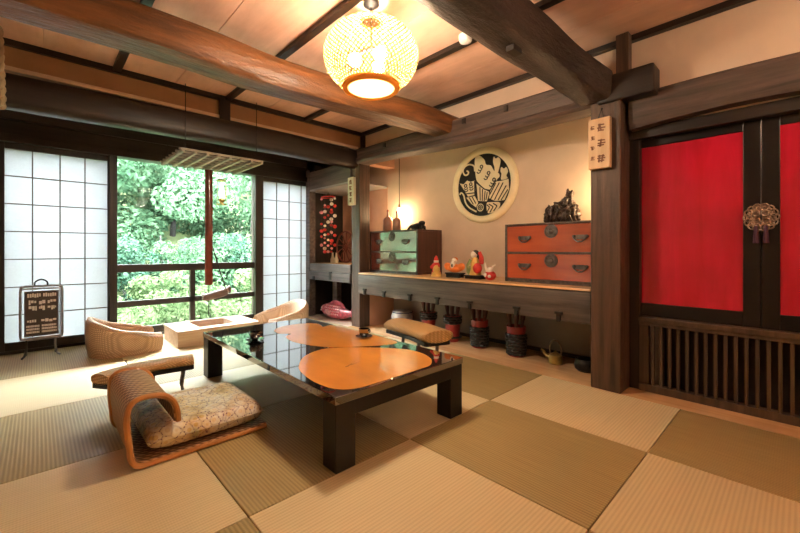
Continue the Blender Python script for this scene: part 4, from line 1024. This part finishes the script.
# straw bundle at the left edge
t = thing('straw_bundle', 'twisted straw bundle hanging at the left edge under the tie beam', 'straw bundle', (-.213, 3.66, 1.96))
mb = MB()
for k in range(5):
    pts = []
    for i in range(26):
        z = i / 25; a = 2 * PI * k / 5 + z * 12; r = .030 + .008 * (1 - z)
        pts.append((r * math.cos(a), r * math.sin(a), z * .52))
    mb.tube(pts, [.030 - .008 * i / 25 for i in range(26)], 8)
mb.build('twisted_strands', 'straw', t, smooth=60)
MB().tube([(0, 0, .5), (0, 0, ZC - 1.96)], .006, 6).build('cord', 'straw', t)

# ---------------------------------------------------------------- garden outside
gs = []; nx, ny = 24, 20; vs = []; fs = []
def gz_(x, y): return -.75 + max(0, y - 7.0) * .38 + max(0, y - 13.0) * .35 + .25 * noise.noise(Vector((x * .4, y * .4, 0)))
for i in range(nx + 1):
    for j in range(ny + 1):
        x = -16 + 34 * i / nx; y = 5.45 + 17 * j / ny; vs.append((x, y, gz_(x, y)))
for i in range(nx):
    for j in range(ny): fs.append((i * (ny + 1) + j, (i + 1) * (ny + 1) + j, (i + 1) * (ny + 1) + j + 1, i * (ny + 1) + j + 1))
struct(MB().add(vs, fs).build('ground_garden', 'soil', smooth=60))
def leaves(rnd, blobs, n, s0, s1):
    vs = []; fs = []; wsum = [b[1] ** 2 for b in blobs]
    for k in range(n):
        c, r, sq = rnd.choices(blobs, wsum)[0]
        d = Vector((rnd.gauss(0, 1), rnd.gauss(0, 1), rnd.gauss(0, 1))).normalized()
        rr_ = r * (1 - .55 * rnd.random() ** 2.2); p = Vector(c) + Vector((d.x * rr_, d.y * rr_, d.z * rr_ * sq))
        nrm = (d * .7 + Vector((rnd.gauss(0, .5), rnd.gauss(0, .5), .6 + rnd.gauss(0, .4)))).normalized()
        u = nrm.orthogonal().normalized(); u = Matrix.Rotation(rnd.uniform(0, 2 * PI), 3, nrm) @ u; v = nrm.cross(u)
        s_ = rnd.uniform(s0, s1); o = len(vs)
        vs += [p - u * s_, p - v * s_ * .45 + nrm * s_ * .12, p + u * s_, p + v * s_ * .45 + nrm * s_ * .12]
        fs.append((o, o + 1, o + 2, o + 3))
    return vs, fs
def tree(label, cat, name, x, y, h, r, mat, n, seed, sq=.7, s0=.06, s1=.12, group=None):
    rnd = random.Random(seed); g = gz_(x, y)
    t = thing(name, label, cat, (x, y, g), 0, group)
    blobs = []
    for k in range(16):
        a = rnd.uniform(0, 2 * PI); q_ = math.sqrt(rnd.random()); zf = rnd.uniform(.02, 1)
        br = r * rnd.uniform(.28, .48)
        blobs.append(((q_ * r * .85 * math.cos(a), q_ * r * .85 * math.sin(a), h * zf - br * .3), br, sq))
    vs, fs = leaves(rnd, blobs, n, s0, s1)
    MB().add(vs, fs).build('foliage', mat, t, smooth=0)
    mb = MB().tube([(0, 0, -.1), (.03, .02, h * .1), (-.02, .03, h * .26)], [.07 * h / 4, .05 * h / 4, .015 * h / 4], 8)
    for b in blobs[:3]: mb.tube([(0, 0, h * .12), tuple(Vector(b[0]) * .15 + Vector((0, 0, h * .16))), tuple(Vector(b[0]) * .3 + Vector((0, 0, h * .2)))], [.012, .008, .004], 5)
    mb.build('trunk', 'bark', t)
    return t
TG = 'leafy trees beyond the window'
TR = [(2.0, 9.6, 3.9, 1.55, 'leaf_a', 'pale green tree filling the left half of the garden window'), (4.0, 9.8, 4.2, 1.6, 'leaf_a', 'pale green tree behind the pot hook and lantern'),
      (2.9, 12.6, 5.2, 2.1, 'leaf_b', 'mid green tree behind and between the two pale trees'), (.6, 12.0, 4.6, 2.0, 'leaf_b', 'mid green tree far back at the left edge of the window'),
      (5.8, 12.0, 5.0, 2.1, 'leaf_b', 'mid green tree far back at the right edge of the window'), (1.2, 15.5, 5.5, 2.5, 'leaf_c', 'dark tree high on the hillside at left'),
      (4.5, 15.8, 5.5, 2.6, 'leaf_c', 'dark tree highest on the hillside in the middle'), (7.8, 15.5, 5.5, 2.5, 'leaf_c', 'dark tree on the hillside hidden behind the right paper screen'),
      (-1.2, 9.8, 3.8, 1.6, 'leaf_b', 'mid green tree outside the left paper screen'), (6.4, 9.4, 3.6, 1.5, 'leaf_a', 'pale green tree outside the right paper screen'),
      (-3.4, 13.0, 5.0, 2.4, 'leaf_c', 'dark tree on the hillside left of the house'),
      (-3.6, 9.6, 4.0, 1.8, 'leaf_a', 'pale green tree outside, left of the paper screens'), (-6.2, 11.0, 4.6, 2.2, 'leaf_a', 'pale green tree farthest left in the garden'),
      (-6.8, 15.0, 5.4, 2.6, 'leaf_b', 'mid green tree farthest left on the hillside'), (9.0, 11.5, 4.8, 2.2, 'leaf_b', 'mid green tree farthest right in the garden'), (-1.6, 16.5, 5.4, 2.6, 'leaf_b', 'mid green tree high on the hillside behind the left paper screen'),
      (2.9, 18.5, 5.4, 2.6, 'leaf_b', 'mid green tree crowning the hillside behind the window')]
for i, (x, y, h, r, m_, lab) in enumerate(TR): tree(lab, 'tree', 'garden_tree', x, y, h, r, m_, 15000 if i < 2 else 9000 if i < 5 else 6500, 40 + i, s0=.035 if i < 2 else .06, s1=.08 if i < 2 else .125, group=TG)
SG = 'bright shrubs below the window'
SHR = [(1.0, 7.0, 1.0, .62, 'leaf_y', 'lime green shrub at the left foot of the window'), (1.75, 7.5, 1.15, .66, 'leaf_y', 'lime green shrub behind the window mullion'),
       (2.55, 7.1, .95, .6, 'leaf_y', 'lime green shrub below the hanging hook'), (3.3, 7.8, 1.05, .62, 'leaf_y', 'lime green shrub at the right foot of the window'),
       (.3, 7.6, 1.1, .65, 'leaf_y', 'lime green shrub behind the left paper screen'), (2.2, 8.5, 1.25, .7, 'leaf_b', 'mid green shrub behind the lime ones'), (3.0, 8.9, 1.3, .75, 'leaf_c', 'dark green shrub below the pale tree at right'), (1.2, 8.7, 1.2, .7, 'leaf_c', 'dark green shrub below the pale tree at left'), (4.3, 8.3, 1.1, .7, 'leaf_y', 'lime green shrub outside the right paper screen')]
for i, (x, y, h, r, m_, lab) in enumerate(SHR): tree(lab, 'shrub', 'garden_shrub', x, y, h, r, m_, 3500, 90 + i, .8, .025, .06, SG)

# ---------------------------------------------------------------- lights
W = bpy.data.worlds.new('daylight'); scn.world = W; W.use_nodes = True
nt = W.node_tree; nt.nodes.clear()
bg = N(nt, 'ShaderNodeBackground', Strength=46.0); bg.inputs[0].default_value = (.90, .97, 1.0, 1)
wo = nt.nodes.new('ShaderNodeOutputWorld'); nt.links.new(bg.outputs[0], wo.inputs[0])
t2 = copy_tree(t_pendant, 'added unseen copy of the woven pendant lamp behind the camera, for warm fill light', (1.9, -.85, LZ))  # invented lamp out of view, warms the right-hand floor and doors
L = bpy.data.lights.new('added_fill_light_rear', 'POINT'); L.energy = 58; L.color = (1, .81, .60); L.shadow_soft_size = .11  # added fill light inside the unseen lamp copy
lo = bpy.data.objects.new('added_fill_light_rear', L); COL.objects.link(lo); lo.location = (1.9, -.85, LZ - .03)
L = bpy.data.lights.new('pendant_light', 'POINT'); L.energy = 80; L.color = (1, .81, .60); L.shadow_soft_size = .11
lo = bpy.data.objects.new('pendant_light', L); COL.objects.link(lo); lo.location = (LX, LY, LZ - .03)
D = bpy.data.lights.new('pendant_down_light', 'AREA'); D.shape = 'DISK'; D.size = .26; D.energy = 10; D.color = (1, .80, .57)
do = bpy.data.objects.new('pendant_down_light', D); COL.objects.link(do); do.location = (LX, LY, LZ + zz - .03)
S = bpy.data.lights.new('sun', 'SUN'); S.energy = 2.0; S.color = (1, .95, .85); S.angle = .03
so = bpy.data.objects.new('sun', S); COL.objects.link(so); so.rotation_euler = (math.radians(38), 0, math.radians(-15))
P = bpy.data.lights.new('window_portal', 'AREA'); P.shape = 'RECTANGLE'; P.size = 3.45; P.size_y = 2.1; P.cycles.is_portal = True
po = bpy.data.objects.new('window_portal', P); COL.objects.link(po); po.location = (1.4, 5.37, 1.02); po.rotation_euler = (math.radians(-90), 0, 0)

# ---------------------------------------------------------------- camera
f = 381.6
cam = bpy.data.cameras.new('camera'); co = bpy.data.objects.new('camera', cam); COL.objects.link(co)
co.location = (0, 0, 1.0); co.rotation_euler = (math.radians(90), 0, math.radians(46.884 - 90))
cam.sensor_fit = 'HORIZONTAL'; cam.sensor_width = 36; cam.lens = f / 800 * 36
cam.shift_x = (400 - 394.1) / 800; cam.shift_y = (249.75 - 266.5) / 800
cam.clip_start = .02; cam.clip_end = 200
scn.camera = co
vs = scn.view_settings; scn.display_settings.display_device = 'sRGB'
vs.view_transform = 'Standard'; vs.look = 'None'; vs.gamma = 1; vs.use_curve_mapping = False; vs.exposure = 1.06
cy = scn.cycles
cy.use_denoising = True; cy.denoiser = 'OPENIMAGEDENOISE'
cy.max_bounces = 10; cy.diffuse_bounces = 5; cy.glossy_bounces = 4; cy.transmission_bounces = 8; cy.transparent_max_bounces = 12
cy.sample_clamp_indirect = 8
cy.caustics_reflective = False; cy.caustics_refractive = False
